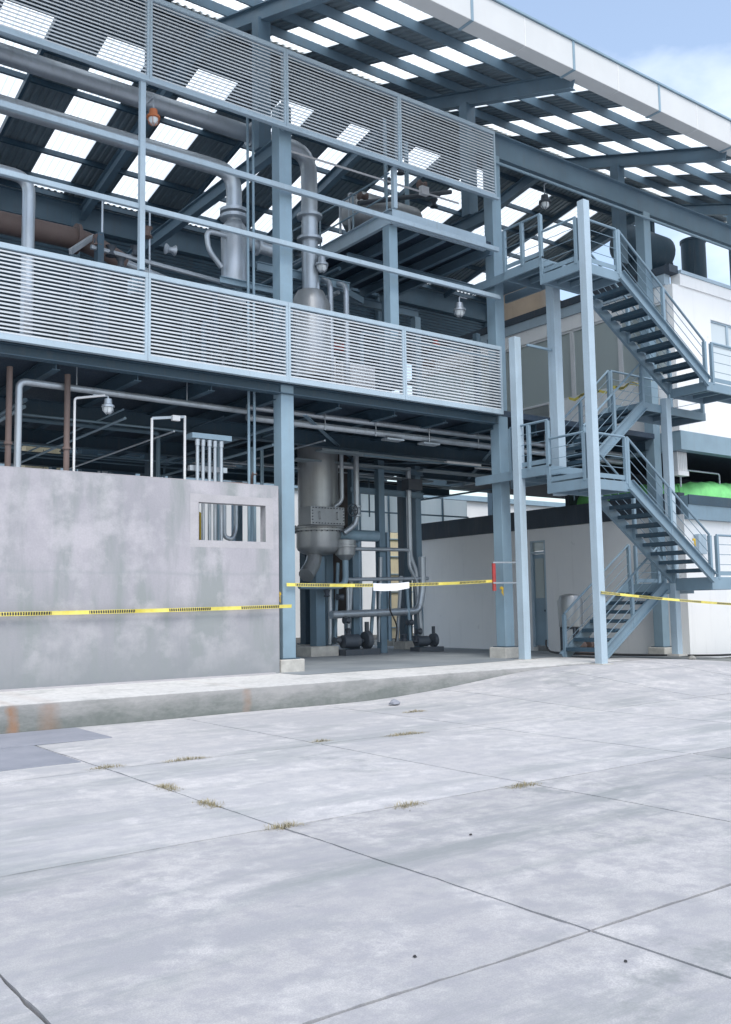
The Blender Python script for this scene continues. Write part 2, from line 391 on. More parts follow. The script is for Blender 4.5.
xs = [-13.9, -11.2, -8.7, -6.2, -3.7, -1.2, 1.32, 3.8, 6.42, 8.93, 11.5, 14.1, 16.9, 19.6, 22.4, 25.2, 28.2, 31.4, 36]
ys = [-6.2, -3.1, .12, 3.27, 6.2, 9.55, 13.27]
yard = bpy.data.objects.new('yard', None); COL.objects.link(yard); W[yard] = Vector((0, 0, 0)); kind(yard)
rs = random.Random(3)
for i in range(len(xs)-1):
    for j in range(len(ys)-1):
        x0, x1, y0, y1 = xs[i], xs[i+1], ys[j], ys[j+1]
        near = (-2 < x0 < 12 and 1 < y0 < 10)
        gp = .0095 if near else .012
        last = j == len(ys)-2
        y1e = y1 if last else y1-gp
        n = 30 if near else 10
        vs = []; fs = []
        for b in range(n+1):
            for a in range(n+1):
                x = x0+gp+(x1-x0-2*gp)*a/n; y = y0+gp+(y1e-y0-gp)*b/n
                if a in (0, n): x += rs.uniform(-.004, .007)+.004*math.sin(y*5.1+x0)*(1 if a == 0 else -1)
                if b == 0 or (b == n and not last): y += rs.uniform(-.004, .007)+.004*math.sin(x*4.3+y0)*(1 if b == 0 else -1)
                z = ground_z(x, y)+.0025*math.sin(x*2.1+y*1.3)
                vs.append((x, y, z))
        for b in range(n):
            for a in range(n): fs.append((b*(n+1)+a, b*(n+1)+a+1, (b+1)*(n+1)+a+1, (b+1)*(n+1)+a))
        ring = [a for a in range(n+1)]+[b*(n+1)+n for b in range(1, n+1)]+[n*(n+1)+a for a in range(n-1, -1, -1)]+[b*(n+1) for b in range(n-1, 0, -1)]
        o = len(vs); vs += [(vs[k][0], vs[k][1], vs[k][2]-.05) for k in ring]; m = len(ring)
        for k in range(m): fs.append((ring[k], o+k, o+(k+1) % m, ring[(k+1) % m]))
        mk('slab', vs, fs, 'yard' if y0 > 6 else 'yard_near', yard)
# dust and old mortar that has filled stretches of the joints nearly flush
rj = random.Random(9); jf = MB()
def fill(ax, c, a0, a1, share):
    a = a0
    while a < a1:
        L = rj.uniform(.15, .9); b_ = min(a1, a+L)
        if rj.random() < share:
            n = max(1, int((b_-a)/.12)); o = len(jf.v)
            for k in range(n+1):
                q = a+(b_-a)*k/n; dz = -.003-.034*rj.random() - (.02 if k in (0, n) else 0)
                for sgn in (-1, 1):
                    p = (q, c+sgn*.03) if ax == 'x' else (c+sgn*.03, q)
                    jf.v.append((p[0], p[1], ground_z(*p)+dz))
            jf.f += [(o+2*k, o+2*k+2, o+2*k+3, o+2*k+1) for k in range(n)]
        a = b_
for j, y in enumerate(ys[1:-1]): fill('x', y, -6, 34, (.4, .4, .45, .22, .6)[j])
for i, x in enumerate(xs[2:-1]): fill('y', x, -3, 13.2, .6 if x > 5 else (0 if x < 2 else .22))
jo = jf.build('joint_mortar', 'dust', yard); jo['kind'] = 'stuff'
# right of the building front (beside the white building) and behind: more paving
# podium that carries the hall
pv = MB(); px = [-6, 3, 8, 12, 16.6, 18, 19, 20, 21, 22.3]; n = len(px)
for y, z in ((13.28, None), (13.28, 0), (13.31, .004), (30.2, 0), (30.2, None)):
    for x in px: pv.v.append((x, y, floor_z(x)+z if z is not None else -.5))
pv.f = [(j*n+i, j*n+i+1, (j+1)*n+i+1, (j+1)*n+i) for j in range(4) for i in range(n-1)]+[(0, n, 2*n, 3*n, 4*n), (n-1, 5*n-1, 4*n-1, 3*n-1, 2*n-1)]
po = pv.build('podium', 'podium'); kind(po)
M['floor'] = m_simple('shaded_floor_concrete', (.17, .195, .215), (.27, .295, .31), .8, .75, .15)  # concrete tone with the hall's interior shade painted in
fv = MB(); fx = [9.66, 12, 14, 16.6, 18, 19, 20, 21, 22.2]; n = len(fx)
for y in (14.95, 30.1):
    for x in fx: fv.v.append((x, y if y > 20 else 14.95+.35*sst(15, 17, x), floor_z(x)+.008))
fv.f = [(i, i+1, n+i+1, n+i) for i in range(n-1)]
kind(fv.build('floor_shade_sheet', 'floor'))  # dark sheet over the podium where the indoor shade begins
# dark cover plates let into the paving beside the kerb
for k, (a, lab) in enumerate((((2.32, 4.78, 11.87, 13.20), 'dark smooth cover plate against the kerb at the left edge'), ((1.3, 3.76, 10.2, 11.80), 'dark smooth cover plate one row out from the kerb, at the left edge'))):
    for_lines = MB()
    o = MB().box(a[0], a[1], a[2], a[3], -.372, -.358).build('cover_plate', 'plate', bevel=.004); tag(o, lab, 'cover plate')

# ------------------------------------------------------------------ the steel hall
hall = thing('steel_hall', 'two-storey blue-grey steel hall with louvred bands and a wide sheet roof', 'building', (12, 20, 0))
YF = 15.72
cols = [4.0, 10.0, 16.07, 22.03, 28.0]
def column(x, y, z0, z1, wd=.30, plinth=True, name='column', mat='steel'):
    o = MB().box(x-wd/2, x+wd/2, y-wd/2, y+wd/2, z0+.24 if plinth else z0, z1).build(name, mat, hall, bevel=.012)
    if plinth:
        box('plinth', 'plinth', o, x-.28, x+.28, y-.27, y+.27, z0-.02, z0+.25, bevel=.02)
        box('base_plate', 'steel_dark', o, x-.21, x+.21, y-.21, y+.21, z0+.252, z0+.272)
    return o
for x in cols[:4]: column(x, 16.06, floor_z(x), 12.25 if x > 15 else 11.6)
column(28.0, 16.06, 10.0, 12.25, plinth=False)
for x in (6.84, 12.84, 18.8):           # lighter posts on the upper floor only
    if x < 18: MB().box(x-.12, x+.12, 15.95, 16.19, 7.0 if x < 10 else 6.0, 9.72 if x > 10 else 7.3).build('intermediate_post', 'steel', hall, bevel=.01)
box('slim_post', 'frame', hall, 6.72, 6.82, 15.64, 15.74, 7.36, 11.0)
box('slim_post', 'frame', hall, 12.76, 12.86, 15.80, 15.90, 10.06, 11.0)
# rear rows
for y, zt in ((22.0, 5.3), (27.8, 13.4)):
    for x in (3.85, 9.82, 14.4 if y < 25 else 15.45, 17.9 if y < 25 else 21.6, 27.3):
        if y < 25 and x > 20: continue
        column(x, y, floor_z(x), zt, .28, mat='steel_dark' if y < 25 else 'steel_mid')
# eave beam on the column heads
MB().ibeam((15.55, 16.06, 12.53), (33, 16.06, 12.53), .64, .28).build('eave_beam', 'steel_mid', hall)
MB().tube([(15.9, 15.84, 12.02), (33, 15.84, 12.02)], .035).build('beam_conduit', 'steel', hall, smooth=True)
# first floor: edge beam, slab, joists
MB().ibeam((-3, 15.96, 5.61), (15.85, 15.96, 5.61), .20, .20).build('floor_edge_beam', 'steel_dark', hall)
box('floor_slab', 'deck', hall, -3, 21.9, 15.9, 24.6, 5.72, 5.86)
for k in range(17):
    x = -2.1+1.5*k
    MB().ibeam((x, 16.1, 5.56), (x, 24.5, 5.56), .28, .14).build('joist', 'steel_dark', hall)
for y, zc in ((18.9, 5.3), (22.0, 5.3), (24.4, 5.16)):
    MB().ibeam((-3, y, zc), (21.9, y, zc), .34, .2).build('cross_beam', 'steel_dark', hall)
# bracing flats under the floor seen from the yard
for (a, b) in (((10.6, 16.2, 5.2), (17.5, 23, 5.2)), ((12.2, 23, 5.18), (21.5, 17, 5.18)), ((16.4, 16.4, 5.22), (21.6, 23.4, 5.22))):
    MB().bar(a, b, .09, .02).build('brace', 'steel_mid', hall)
# rails and tubes across the open upper storey
for z, d in ((9.74, .055), (8.56, .05)):
    MB().bar((-3, 15.74, z), (15.9, 15.74, z), .09, d*2).build('rail', 'frame', hall, bevel=.01)
# louvre panels
slat_me = None
def louver(x0, x1, z0, z1, lab):
    global slat_me
    Y = YF; fr = MB()
    fr.box(x0+.003, x1-.003, Y-.06, Y+.05, z1-.09, z1)
    fr.box(x0+.003, x1-.003, Y-.06, Y+.05, z0, z0+.10)
    fr.box(x0+.003, x0+.052, Y-.058, Y+.048, z0+.10, z1-.09); fr.box(x1-.052, x1-.003, Y-.058, Y+.048, z0+.10, z1-.09)
    p = fr.build('louver_panel', 'frame', hall)
    n = 21; pitch = (z1-z0-.19)/n
    if slat_me is None:
        b = MB(); L = (x1-x0)/2-.053
        prof = [(-.040, -.014), (-.036, -.016), (-.036, .008), (.030, .036), (.027, .039), (-.040, .012)]
        b.add([(sx*L, a, c) for sx in (-1, 1) for a, c in prof], [(i, (i+1) % 6, 6+(i+1) % 6, 6+i) for i in range(6)]+[(5, 4, 3, 2, 1, 0), (6, 7, 8, 9, 10, 11)])
        so, slat_me = mk('slat', b.v, b.f, 'slat', p); W.pop(so); bpy.data.objects.remove(so)
    rr = random.Random(int(x0*100+z0))
    for k in range(n):
        s = link('slat', slat_me, ((x0+x1)/2, Y-.005+rr.uniform(-.002, .002), z0+.10+pitch*(k+.5)), p)
        s.rotation_euler.x = rr.uniform(-.05, .05); s.scale.x = (x1-x0-.106)/(2.98-.106)
    # thin back stays
    for fx in (): MB().box(x0+(x1-x0)*fx-.012, x0+(x1-x0)*fx+.012, Y+.052, Y+.062, z0+.1, z1-.09).build('stay', 'steel_dark', p)
edges = [.94, 3.92, 6.90, 9.88, 12.86, 15.84]
for k in range(5):
    louver(edges[k], edges[k+1], 5.70, 7.33, 'lower')
    louver(edges[k], edges[k+1], 10.98, 12.68, 'upper')
# ledger angle under the upper band
MB().box(.94, 15.84, 15.58, 15.655, 10.93, 10.975).build('ledger_angle', 'frame', hall)
for x in edges[1:]:
    MB().box(x-.03, x+.03, 15.785, 15.83, 10.98, 12.6).build('mullion', 'steel', hall); MB().box(x-.03, x+.03, 15.785, 15.83, 5.75, 7.3).build('mullion', 'steel', hall)

# roof ----------------------------------------------------------------
RY, RZ = 19.5, 15.41
fz = lambda y: 13.30+.335*(y-13.2)
bz = lambda y: RZ-.2*(y-RY)
roof = MB().ext([(-.35, -.115), (0, 0), (.35, -.075), (.35, -.065), (0, .02), (-.35, -.10)], (-2, RY, RZ+.055), (33, RY, RZ+.055)).build('roof', 'galv', hall)
def sheet(name, mat, x0, x1, ya, yb, zf, pitch=.19, hgt=.034):
    n = max(2, round((x1-x0)/pitch)); pr = []
    for k in range(n):
        a = x0+(x1-x0)*k/n; d = (x1-x0)/n
        pr += [(a, 0), (a+d*.45, 0), (a+d*.6, hgt), (a+d*.85, hgt)]
    pr.append((x1, 0)); m = len(pr); vs = []
    for y in (ya, yb): vs += [(x, y, zf(y)+h) for x, h in pr]
    return MB().add(vs, [(i, i+1, m+i+1, m+i) for i in range(m-1)]).build(name, mat, roof)
SW = 1.16
x = -2.0
fl = [9.0+2.485*k for k in range(-4, 10)]; bl = [8.18+2.425*k for k in range(-4, 8)]
for k, a in enumerate(fl):
    if a+SW < -2 or a > 33: continue
    sheet('skylight_sheet', 'skylight', a, a+SW, 13.25, RY-.1, fz)
    nxt = fl[k+1] if k+1 < len(fl) else 33
    sheet('roof_sheet', 'galv', a+SW, nxt, 13.25, RY-.02, fz)
for k, a in enumerate(bl):
    if a < -3: continue
    if a > 27: break
    nxt = min(bl[k+1], 27.6) if k+1 < len(bl) else 27.6
    e = min(a+SW, 27.6)
    sheet('skylight_sheet', 'skylight', a, e, 20.9, 27.45, bz)
    sheet('roof_sheet', 'galv', a, e, RY+.02, 20.9, bz); sheet('roof_sheet', 'galv', a, e, 27.45, 28.3, bz)
    if nxt > e: sheet('roof_sheet', 'galv', e, nxt, RY+.02, 28.3, bz)
for y in (13.62, 14.72, 15.87, 17.02, 18.17, 19.3):
    z = fz(y); MB().ext([(-.035, -.21), (.035, -.21), (.035, -.012), (-.035, -.012)], (-2, y, z), (33, y, z), up=(0, -.318, .948)).build('purlin', 'steel_mid', roof)
for y in (19.75, 20.85, 22.0, 23.12, 24.38, 25.66, 26.85, 27.5):
    z = bz(y); MB().ext([(-.03, -.17), (.03, -.17), (.03, -.01), (-.03, -.01)], (-2, y, z), (27.6, y, z), up=(0, .196, .98)).build('purlin', 'steel_dark', roof)
for x in cols+[33]:
    MB().ibeam((x, 13.35, fz(13.35)-.40), (x, RY, fz(RY)-.40), .36, .20).build('rafter', 'steel_mid', roof)
    if x < 30: MB().ibeam((x if x < 27 else 27.4, RY, bz(RY)-.38), (x if x < 27 else 27.4, 27.7, bz(27.7)-.38), .36, .20).build('rafter', 'steel_mid', roof)
    MB().box(x-.15, x+.15, 16.72, 17.0, 11.0, fz(16.86)-.585).build('roof_post', 'steel_mid', hall)
    if x < 22: MB().ibeam((x, 16.22, 10.83), (x, 27.6, 10.83), .32, .18).build('tie_beam', 'steel_mid', hall)
for x in (6.84, 12.8, 18.7, 24.7):
    for fr_ in (0,): MB().bar((x, 19.7, bz(19.7)-.30), (x, 27.5, bz(27.5)-.30), .08, .16).build('sag_bar', 'steel_dark', roof)
# fascia box gutter in 3 m lengths with joint straps
for k in range(-5, 7):
    x0 = 15.75+3.07*k
    o = MB().box(x0+.006, x0+3.064, 13.08, 13.46, 12.98, 13.64).build('fascia_panel', 'fascia', roof, bevel=.012)
    box('joint_strap', 'steel', o, x0-.035, x0+.035, 13.066, 13.47, 12.966, 13.655)
    box('mid_seam', 'white_metal', o, x0+1.52, x0+1.545, 13.072, 13.40, 12.974, 13.62)
    MB().box(x0-.02, x0+3.05, 13.04, 13.12, 13.645, 13.69).build('drip_edge', 'steel', o)
# back wall of the upper storey: columns, a deep head beam, ribbed infill
MB().ibeam((-2, 27.72, 13.30), (27.6, 27.72, 13.30), .74, .24).build('head_beam', 'steel_mid', hall)
for (xa, xb, za, zb) in ((-2, 9.72, 5.9, 12.97), (9.92, 15.35, 5.9, 12.97), (15.55, 21.5, 5.9, 12.97), (21.7, 27.2, 10.6, 12.97)):
    p = box('back_panel', 'steel_dark', hall, xa, xb, 27.86, 27.90, za, zb)
    b = MB(); z = za+.06
    while z < zb-.08: b.add([(xa+.05, 27.85, z), (xb-.05, 27.85, z), (xb-.05, 27.80, z+.05), (xa+.05, 27.80, z+.05), (xb-.05, 27.85, z+.062), (xa+.05, 27.85, z+.062)], [(0, 1, 2, 3), (3, 2, 4, 5)]); z += .12
    s = b.build('wall_ribs', 'steel_mid', p); s['kind'] = 'stuff'
# mezzanine on the right of the upper storey
MB().chan((12.75, 15.86, 9.88), (15.62, 15.86, 9.88), .34, .10, .014, -1).build('mezzanine_edge_beam', 'frame', hall)
MB().chan((12.80, 15.9, 9.88), (12.80, 20.5, 9.88), .34, .10, .014, -1).build('mezzanine_edge_beam', 'frame', hall)
box('mezzanine_deck', 'deck', hall, 12.85, 16.2, 16.0, 20.4, 9.96, 10.02)
for x in (13.6, 14.4, 15.2, 15.9): MB().ibeam((x, 16.0, 9.82), (x, 20.4, 9.82), .24, .12).build('mezzanine_joist', 'steel_mid', hall)
for y in (17.8, 20.3): MB().ibeam((12.9, y, 9.56), (17.2, y, 9.56), .22, .12).build('mezzanine_beam', 'steel_mid', hall)
for (x, y) in ((12.84, 20.3), (17.1, 20.3)): MB().box(x-.1, x+.1, y-.1, y+.1, 5.86, 9.45).build('mezzanine_post', 'steel', hall)
mr = MB()
for z in (10.55, 11.05): mr.tube([(12.95, 16.2, z), (12.95, 20.4, z)], .022, 8)
for y in (16.3, 17.6, 19, 20.3): mr.tube([(12.95, y, 10.0), (12.95, y, 11.07)], .022, 8)
mr.build('mezzanine_railing', 'steel', hall, smooth=True)
# gable steelwork at the right end, against the sky
for (a, b) in (((27.4, 19.7, 14.7), (27.4, 16.3, 12.6)), ((27.4, 22.5, 14.2), (27.4, 22.5, 10.4)), ((27.4, 19.6, 14.9), (27.4, 19.6, 12.9))): MB().bar(a, b, .14, .14).build('gable_member', 'steel_dark', hall)

# ------------------------------------------------------------------ bare concrete wall with its opening
cw = thing('concrete_wall', 'bare grey concrete wall with a small rectangular opening under the left louvres', 'wall', (3.5, 15.82, 0))
wx0, wx1, wz0, wz1 = 7.93, 9.35, 2.51, 3.21
b = MB(); Y0, Y1 = 15.70, 15.90
outer = [(-4, 0), (9.64, 0), (9.64, 3.6), (-4, 3.6)]; inner = [(wx0, wz0), (wx1, wz0), (wx1, wz1), (wx0, wz1)]
for y in (Y0, Y1): b.v += [(p[0], y, p[1]) for p in outer+inner]
for o in (0, 8):
    for k in range(4): b.f.append((o+k, o+(k+1) % 4, o+4+(k+1) % 4, o+4+k))
for k in range(4):
    b.f.append((k, (k+1) % 4, 8+(k+1) % 4, 8+k)); b.f.append((4+k, 4+(k+1) % 4, 12+(k+1) % 4, 12+k))
b.build('wall', 'wall', cw)
sr = MB()
for a in ((wx0-.17, wx1+.17, wz1+.002, wz1+.15), (wx0-.17, wx1+.17, wz0-.13, wz0-.002), (wx0-.17, wx0-.002, wz0, wz1), (wx1+.002, wx1+.17, wz0, wz1)): sr.box(a[0], a[1], 15.6985, 15.71, a[2], a[3])
sr.build('opening_surround', 'mortar', cw)
box('wall_cap', 'mortar', cw, -4, 9.64, 15.70, 15.90, 3.602, 3.612)
box('dark_joint', 'black', cw, 9.645, 9.66, 15.72, 15.88, .3, 3.55)
box('footing_strip', 'mortar', cw, -4, 9.5, 15.60, 15.698, .0, .03)

# ------------------------------------------------------------------ white building on the right
wb = thing('white_building', 'white plastered two-storey block beside the external stair', 'building', (26, 20, -.25))
SX, FY = 22.22, 15.32
ZB = -.45
# side wall, lower storey with a door opening
dy0, dy1, dz = 20.36, 20.98, 3.22
sw = MB()
sw.box(SX, SX+.2, FY, dy0, ZB, 3.60); sw.box(SX, SX+.2, dy1, 26.4, ZB, 3.60); sw.box(SX, SX+.2, dy0, dy1, dz, 3.60)
sw.build('side_wall', 'white', wb)
box('ring_beam', 'dark', wb, SX-.06, SX+.22, FY+.1, 26.4, 3.602, 4.20)
box('front_wall', 'white', wb, SX+.2, 36, FY, FY+.2, ZB, 3.46)
box('front_ledge', 'steel', wb, SX+.02, 36, FY-.14, FY+.3, 3.462, 4.10)
box('ledge_trim', 'steel_dark', wb, SX+.02, 36, FY-.17, FY-.141, 3.86, 4.12)
box('lower_roof', 'plinth', wb, SX+.2, 36, FY+.3, 26.4, 3.9, 4.09)
box('inner_back_wall', 'dark', wb, 23.0, 36, 20.0, 20.15, 4.1, 5.9)
# door
door = MB().box(SX+.06, SX+.10, dy0+.05, dy1-.05, -.05, 2.80).build('door', 'steel', wb)
box('door_pane', 'glass', door, SX+.045, SX+.058, dy0+.13, dy1-.13, 1.42, 2.66)
box('door_handle', 'dark', door, SX+.0, SX+.055, dy0+.08, dy0+.12, 1.0, 1.06)
box('transom_pane', 'glass', wb, SX+.07, SX+.085, dy0+.06, dy1-.06, 2.9, 3.18)
fr = MB()
for a in ((dy0, dy0+.05, -.1, dz), (dy1-.05, dy1, -.1, dz), (dy0+.05, dy1-.05, dz-.05, dz), (dy0+.05, dy1-.05, 2.81, 2.88)): fr.box(SX-.012, SX+.12, a[0], a[1], a[2], a[3])
fr.build('door_frame', 'frame', wb)
# upper storey
box('front_beam', 'steel', wb, SX+.02, 36, FY-.02, FY+.26, 5.38, 5.90)
box('side_beam', 'steel', wb, SX-.02, SX+.24, FY+.262, 26.4, 5.38, 5.90)
box('upper_floor', 'deck', wb, SX+.24, 36, FY+.262, 26.4, 5.55, 5.88)
box('sill_wall', 'white', wb, SX, SX+.2, FY+.21, 20.0, 5.902, 7.48); box('sill_wall', 'white', wb, SX, SX+.2, 20.0, 26.4, 5.902, 6.95)
wy = [FY+.2, 17.2, 19.0, 21.6, 24.0, 26.4]
box('window_head', 'white', wb, SX-.002, SX+.2, FY+.21, 26.4, 9.62, 10.05)
box('side_fascia', 'frame', wb, SX-.06, SX+.2, FY+.21, 26.4, 10.052, 10.36)
box('roof_coping', 'dark', wb, SX-.10, SX+.3, FY+.0, 26.4, 10.362, 10.58)
for k in range(5):
    zb_ = 7.48 if wy[k] < 19.5 and wy[k+1] < 20.5 else 6.95
    if k == 2: zb_ = 7.48
    f = MB(); y0, y1 = wy[k], wy[k+1]
    f.box(SX+.03, SX+.13, y0+.005, y0+.075, zb_, 9.618); f.box(SX+.03, SX+.13, y1-.075, y1-.005, zb_, 9.618)
    f.box(SX+.03, SX+.13, y0+.075, y1-.075, 9.55, 9.618); f.box(SX+.03, SX+.13, y0+.075, y1-.075, zb_+.002, zb_+.07)
    wd = f.build('window', 'white_metal', wb)
    box('pane', 'glass', wd, SX+.07, SX+.078, y0+.075, y1-.075, zb_+.07, 9.55)
# front wall of the upper storey with one window group
f = MB()
for a in ((SX+.0, 23.97, 5.902, 10.03), (26.6, 36, 5.902, 10.03), (23.97, 26.6, 9.30, 10.03), (23.97, 26.6, 5.902, 7.0)): f.box(a[0], a[1], FY, FY+.2, a[2], a[3])
f.build('upper_front_wall', 'white', wb)
box('front_parapet', 'white', wb, SX+.3, 36, FY-.05, FY+.25, 10.032, 10.36)
box('front_coping', 'frame', wb, SX+.302, 36, FY-.09, FY+.3, 10.362, 10.46)
box('upper_roof', 'plinth', wb, SX+.2, 36, FY+.3, 26.4, 9.95, 10.15)
for k, (a, b_, c, d) in enumerate(((23.97, 24.85, 8.62, 9.30), (24.85, 25.72, 8.62, 9.30), (25.72, 26.6, 8.62, 9.30), (23.97, 25.28, 7.0, 8.62), (25.28, 26.6, 7.0, 8.62))):
    g_ = MB()
    for q in ((a+.003, b_-.003, d-.05, d-.002), (a+.003, b_-.003, c+.002, c+.05), (a+.003, a+.05, c+.05, d-.05), (b_-.05, b_-.003, c+.05, d-.05)): g_.box(q[0], q[1], FY+.04, FY+.12, q[2], q[3])
    wd = g_.build('front_window', 'frame', wb); box('pane', 'pale_glass', wd, a+.05, b_-.05, FY+.07, FY+.08, c+.05, d-.05)
box('meter_cabinet', 'frame', wb, 22.62, 22.98, FY-.16, FY-.002, 2.52, 3.06, bevel=.01)
# inside of upper storey: back partition so the glass shows a room
box('partition', 'white', wb, 25.2, 25.3, FY+.3, 26.4, 5.9, 9.9)
box('room_rail', 'white_metal', wb, 22.5, 22.55, FY+.4, 26, 7.9, 7.95)

# green tarpaulin bundle on the ledge of the white building
tb = MB(); rt = random.Random(5)
path = fillet([(23.9, 20.5, 4.3), (23.3, 17.0, 4.3), (24.2, 16.15, 4.3), (35.5, 16.15, 4.3)], 1.2, 10)
pts = []
for a, b in zip(path, path[1:]):
    k = max(1, int((b-a).length/.22)); pts += [a+(b-a)*(q/k) for q in range(k)]
tb.tube(pts, [.42+.03*math.sin(i*.21)+rt.uniform(-.025, .025) for i in range(len(pts))], 14)
tb.v = [(x, y, max(4.105, 4.3+(z-4.3)*(1.0+.05*math.sin(x*.8+y))+.02*math.sin(x*11+y*7))) for x, y, z in tb.v]
o = tb.build('tarpaulin', 'green', smooth=True); tag(o, 'bright green tarpaulin bundled along the ledge of the white block', 'tarpaulin')
o = MB().tube(fillet([(23.0, 15.9, 4.45), (23.0, 15.9, 4.95), (24.9, 15.9, 4.95), (24.9, 15.9, 4.45)], .08), .025, 8).build('hoop_pipe', 'galv_pipe', smooth=True); tag(o, 'thin hoop of grey pipe above the green tarpaulin', 'pipe')
t = thing('air_unit', 'small white ribbed box hung under the beam of the white block', 'air unit', (22.75, 15.7, 4.72))
b = MB()
for k in range(6): b.box(22.5+.075*k, 22.56+.075*k, 15.62, 15.80, 4.86, 5.38)
b.build('ribs', 'white_metal', t); box('tray', 'white_metal', t, 22.48, 22.97, 15.60, 15.82, 4.72, 4.85)

# things on the roof of the white block
t = thing('horizontal_drum', 'dark horizontal drum on saddles above the white block, left of the chimney', 'drum', (26.0, 19.0, 10.15))
MB().lathe((26.0, 19.0, 13.0), [(.05, -1.25), (.45, -1.15), (.62, -.95), (.62, .95), (.45, 1.15), (.05, 1.25)], 24, 'x').build('shell', 'steel_dark', t, smooth=True)
for x in (25.3, 26.7): MB().box(x-.08, x+.08, 18.6, 19.4, 10.15, 12.6).build('saddle', 'steel_dark', t)
pipe('outlet_pipe', 'steel_dark', t, [(27.2, 19.0, 12.9), (27.6, 19.0, 12.9), (27.6, 19.0, 12.5)], .05)
t = thing('roof_chimney', 'dark vertical stack standing on the white block against the sky', 'chimney', (28.9, 19.0, 10.15))
MB().lathe((28.9, 19.0, 0), [(.42, 10.15), (.42, 13.85), (.45, 13.86), (.45, 13.95), (.05, 13.97)], 28).build('shell', 'steel_dark', t, smooth=True)
pipe('ladder_rail', 'steel_dark', t, [(28.5, 18.75, 10.2), (28.5, 18.75, 13.6)], .02)
t = thing('tan_tank', 'tan clad upright tank on the roof behind the landing', 'tank', (23.9, 22.6, 10.15))
MB().lathe((23.9, 22.6, 0), [(.85, 10.15), (.85, 12.3), (.6, 12.55), (.05, 12.6)], 28).build('shell', 'tan', t, smooth=True); pipe('vent', 'steel', t, [(23.9, 22.6, 12.5), (23.9, 22.6, 12.8)], .07)
t = thing('tan_cabinet', 'tan boxy cabinet on the roof, right of the tan tank', 'cabinet', (25.5, 22.4, 10.15))
box('body', 'tan', t, 24.9, 26.3, 21.9, 23.1, 10.15, 11.9, bevel=.02); box('vent_slot', 'dark', t, 25.2, 25.7, 21.89, 21.899, 11.2, 11.35)

# ------------------------------------------------------------------ external stair
st = thing('external_stair', 'blue-grey steel dog-leg stair with open treads and tube rails', 'staircase', (18, 14, 0))
YA0, YA1, YB0, YB1 = 13.1, 14.15, 14.25, 15.30
def flight(xa, za, xb, zb, y0, y1, n, rails=(1, 1)):
    run = (xb-xa)/n; rise = (zb-za)/n; sg = 1 if xb > xa else -1
    for y, fl_ in ((y0, sg), (y1, -sg)):
        p0 = Vector((xa-sg*.05, y, za-.03)); p1 = Vector((xb, y, zb-.06))
        MB().chan(p0, p1, .25, .075, .012, fl_).build('stringer', 'stair', st)
    tm = MB(); d = abs(run)+.05; yl = (y1-y0)-.05
    tm.add([(-d/2, -yl/2, -.02), (d/2, -yl/2, -.02), (d/2, yl/2, -.02), (-d/2, yl/2, -.02), (-d/2, -yl/2, .02), (d/2, -yl/2, .02), (d/2, yl/2, .02), (-d/2, yl/2, .02)],
           [(0, 3, 2, 1), (4, 5, 6, 7), (0, 1, 5, 4), (1, 2, 6, 5), (2, 3, 7, 6), (3, 0, 4, 7)])
    for sx in (-1, 1): tm.box(sx*d/2-.012 if sx > 0 else -d/2, d/2 if sx > 0 else -d/2+.012, -yl/2, yl/2, -.065, -.021)
    me = None
    for i in range(1, n):
        c = Vector((xa+run*(i-.5), (y0+y1)/2, za+rise*i-.02))
        if me is None:
            o, me = mk('tread', [tuple(Vector(v)+c) for v in tm.v], tm.f, 'steel_dark', st)
            cc = W[o]-c
        else: link('tread', me, c+cc, st)
    for y, on in ((y0+.02, rails[0]), (y1-.02, rails[1])):
        if not on: continue
        for h, r0 in ((1.0, .028), (.78, .008), (.54, .008), (.30, .008)):
            MB().tube([(xa, y, za+h), (xb, y, zb+h)], r0, 8).build('handrail' if h == 1.0 else 'mid_rail', 'stair', st, smooth=True)
        for f in (.0, .5, 1.0):
            xx = xa+(xb-xa)*f; zz = za+(zb-za)*f
            MB().box(xx-.04, xx+.04, y-.04, y+.04, zz-.12, zz+.985).build('baluster', 'stair', st, bevel=.006)
def landing(x0, x1, y0, y1, z, h=.22, plates=True):
    for a in ((x0, x1, y0, y0+.06), (x0, x1, y1-.06, y1), (x0, x0+.06, y0+.06, y1-.06), (x1-.06, x1, y0+.06, y1-.06)):
        MB().box(a[0], a[1], a[2], a[3], z-h, z).build('landing_edge', 'stair', st, bevel=.006)
    box('landing_plate', 'steel_dark', st, x0+.062, x1-.062, y0+.062, y1-.062, z-.03, z-.012)
    for k in range(1, 3):
        x = x0+(x1-x0)*k/3; MB().box(x-.03, x+.03, y0+.062, y1-.062, z-.15, z-.032).build('landing_joist', 'stair', st)
def guard(p0, p1, h=1.0, posts=2, rails=(.78, .54, .30), kick=True):
    p0 = Vector(p0); p1 = Vector(p1); d = p1-p0
    MB().tube([p0+Vector((0, 0, h)), p1+Vector((0, 0, h))], .028, 8).build('handrail', 'stair', st, smooth=True)
    for q in rails: MB().tube([p0+Vector((0, 0, q)), p1+Vector((0, 0, q))], .008, 8).build('mid_rail', 'stair', st, smooth=True)
    if kick: MB().bar(p0+Vector((0, 0, .09)), p1+Vector((0, 0, .09)), .012, .10).build('toe_board', 'stair', st)
    for k in range(posts):
        q = p0+d*(k/(posts-1) if posts > 1 else 0)
        MB().box(q.x-.04, q.x+.04, q.y-.04, q.y+.04, q.z-.05, q.z+h-.015).build('baluster', 'stair', st, bevel=.006)
X0 = 15.70
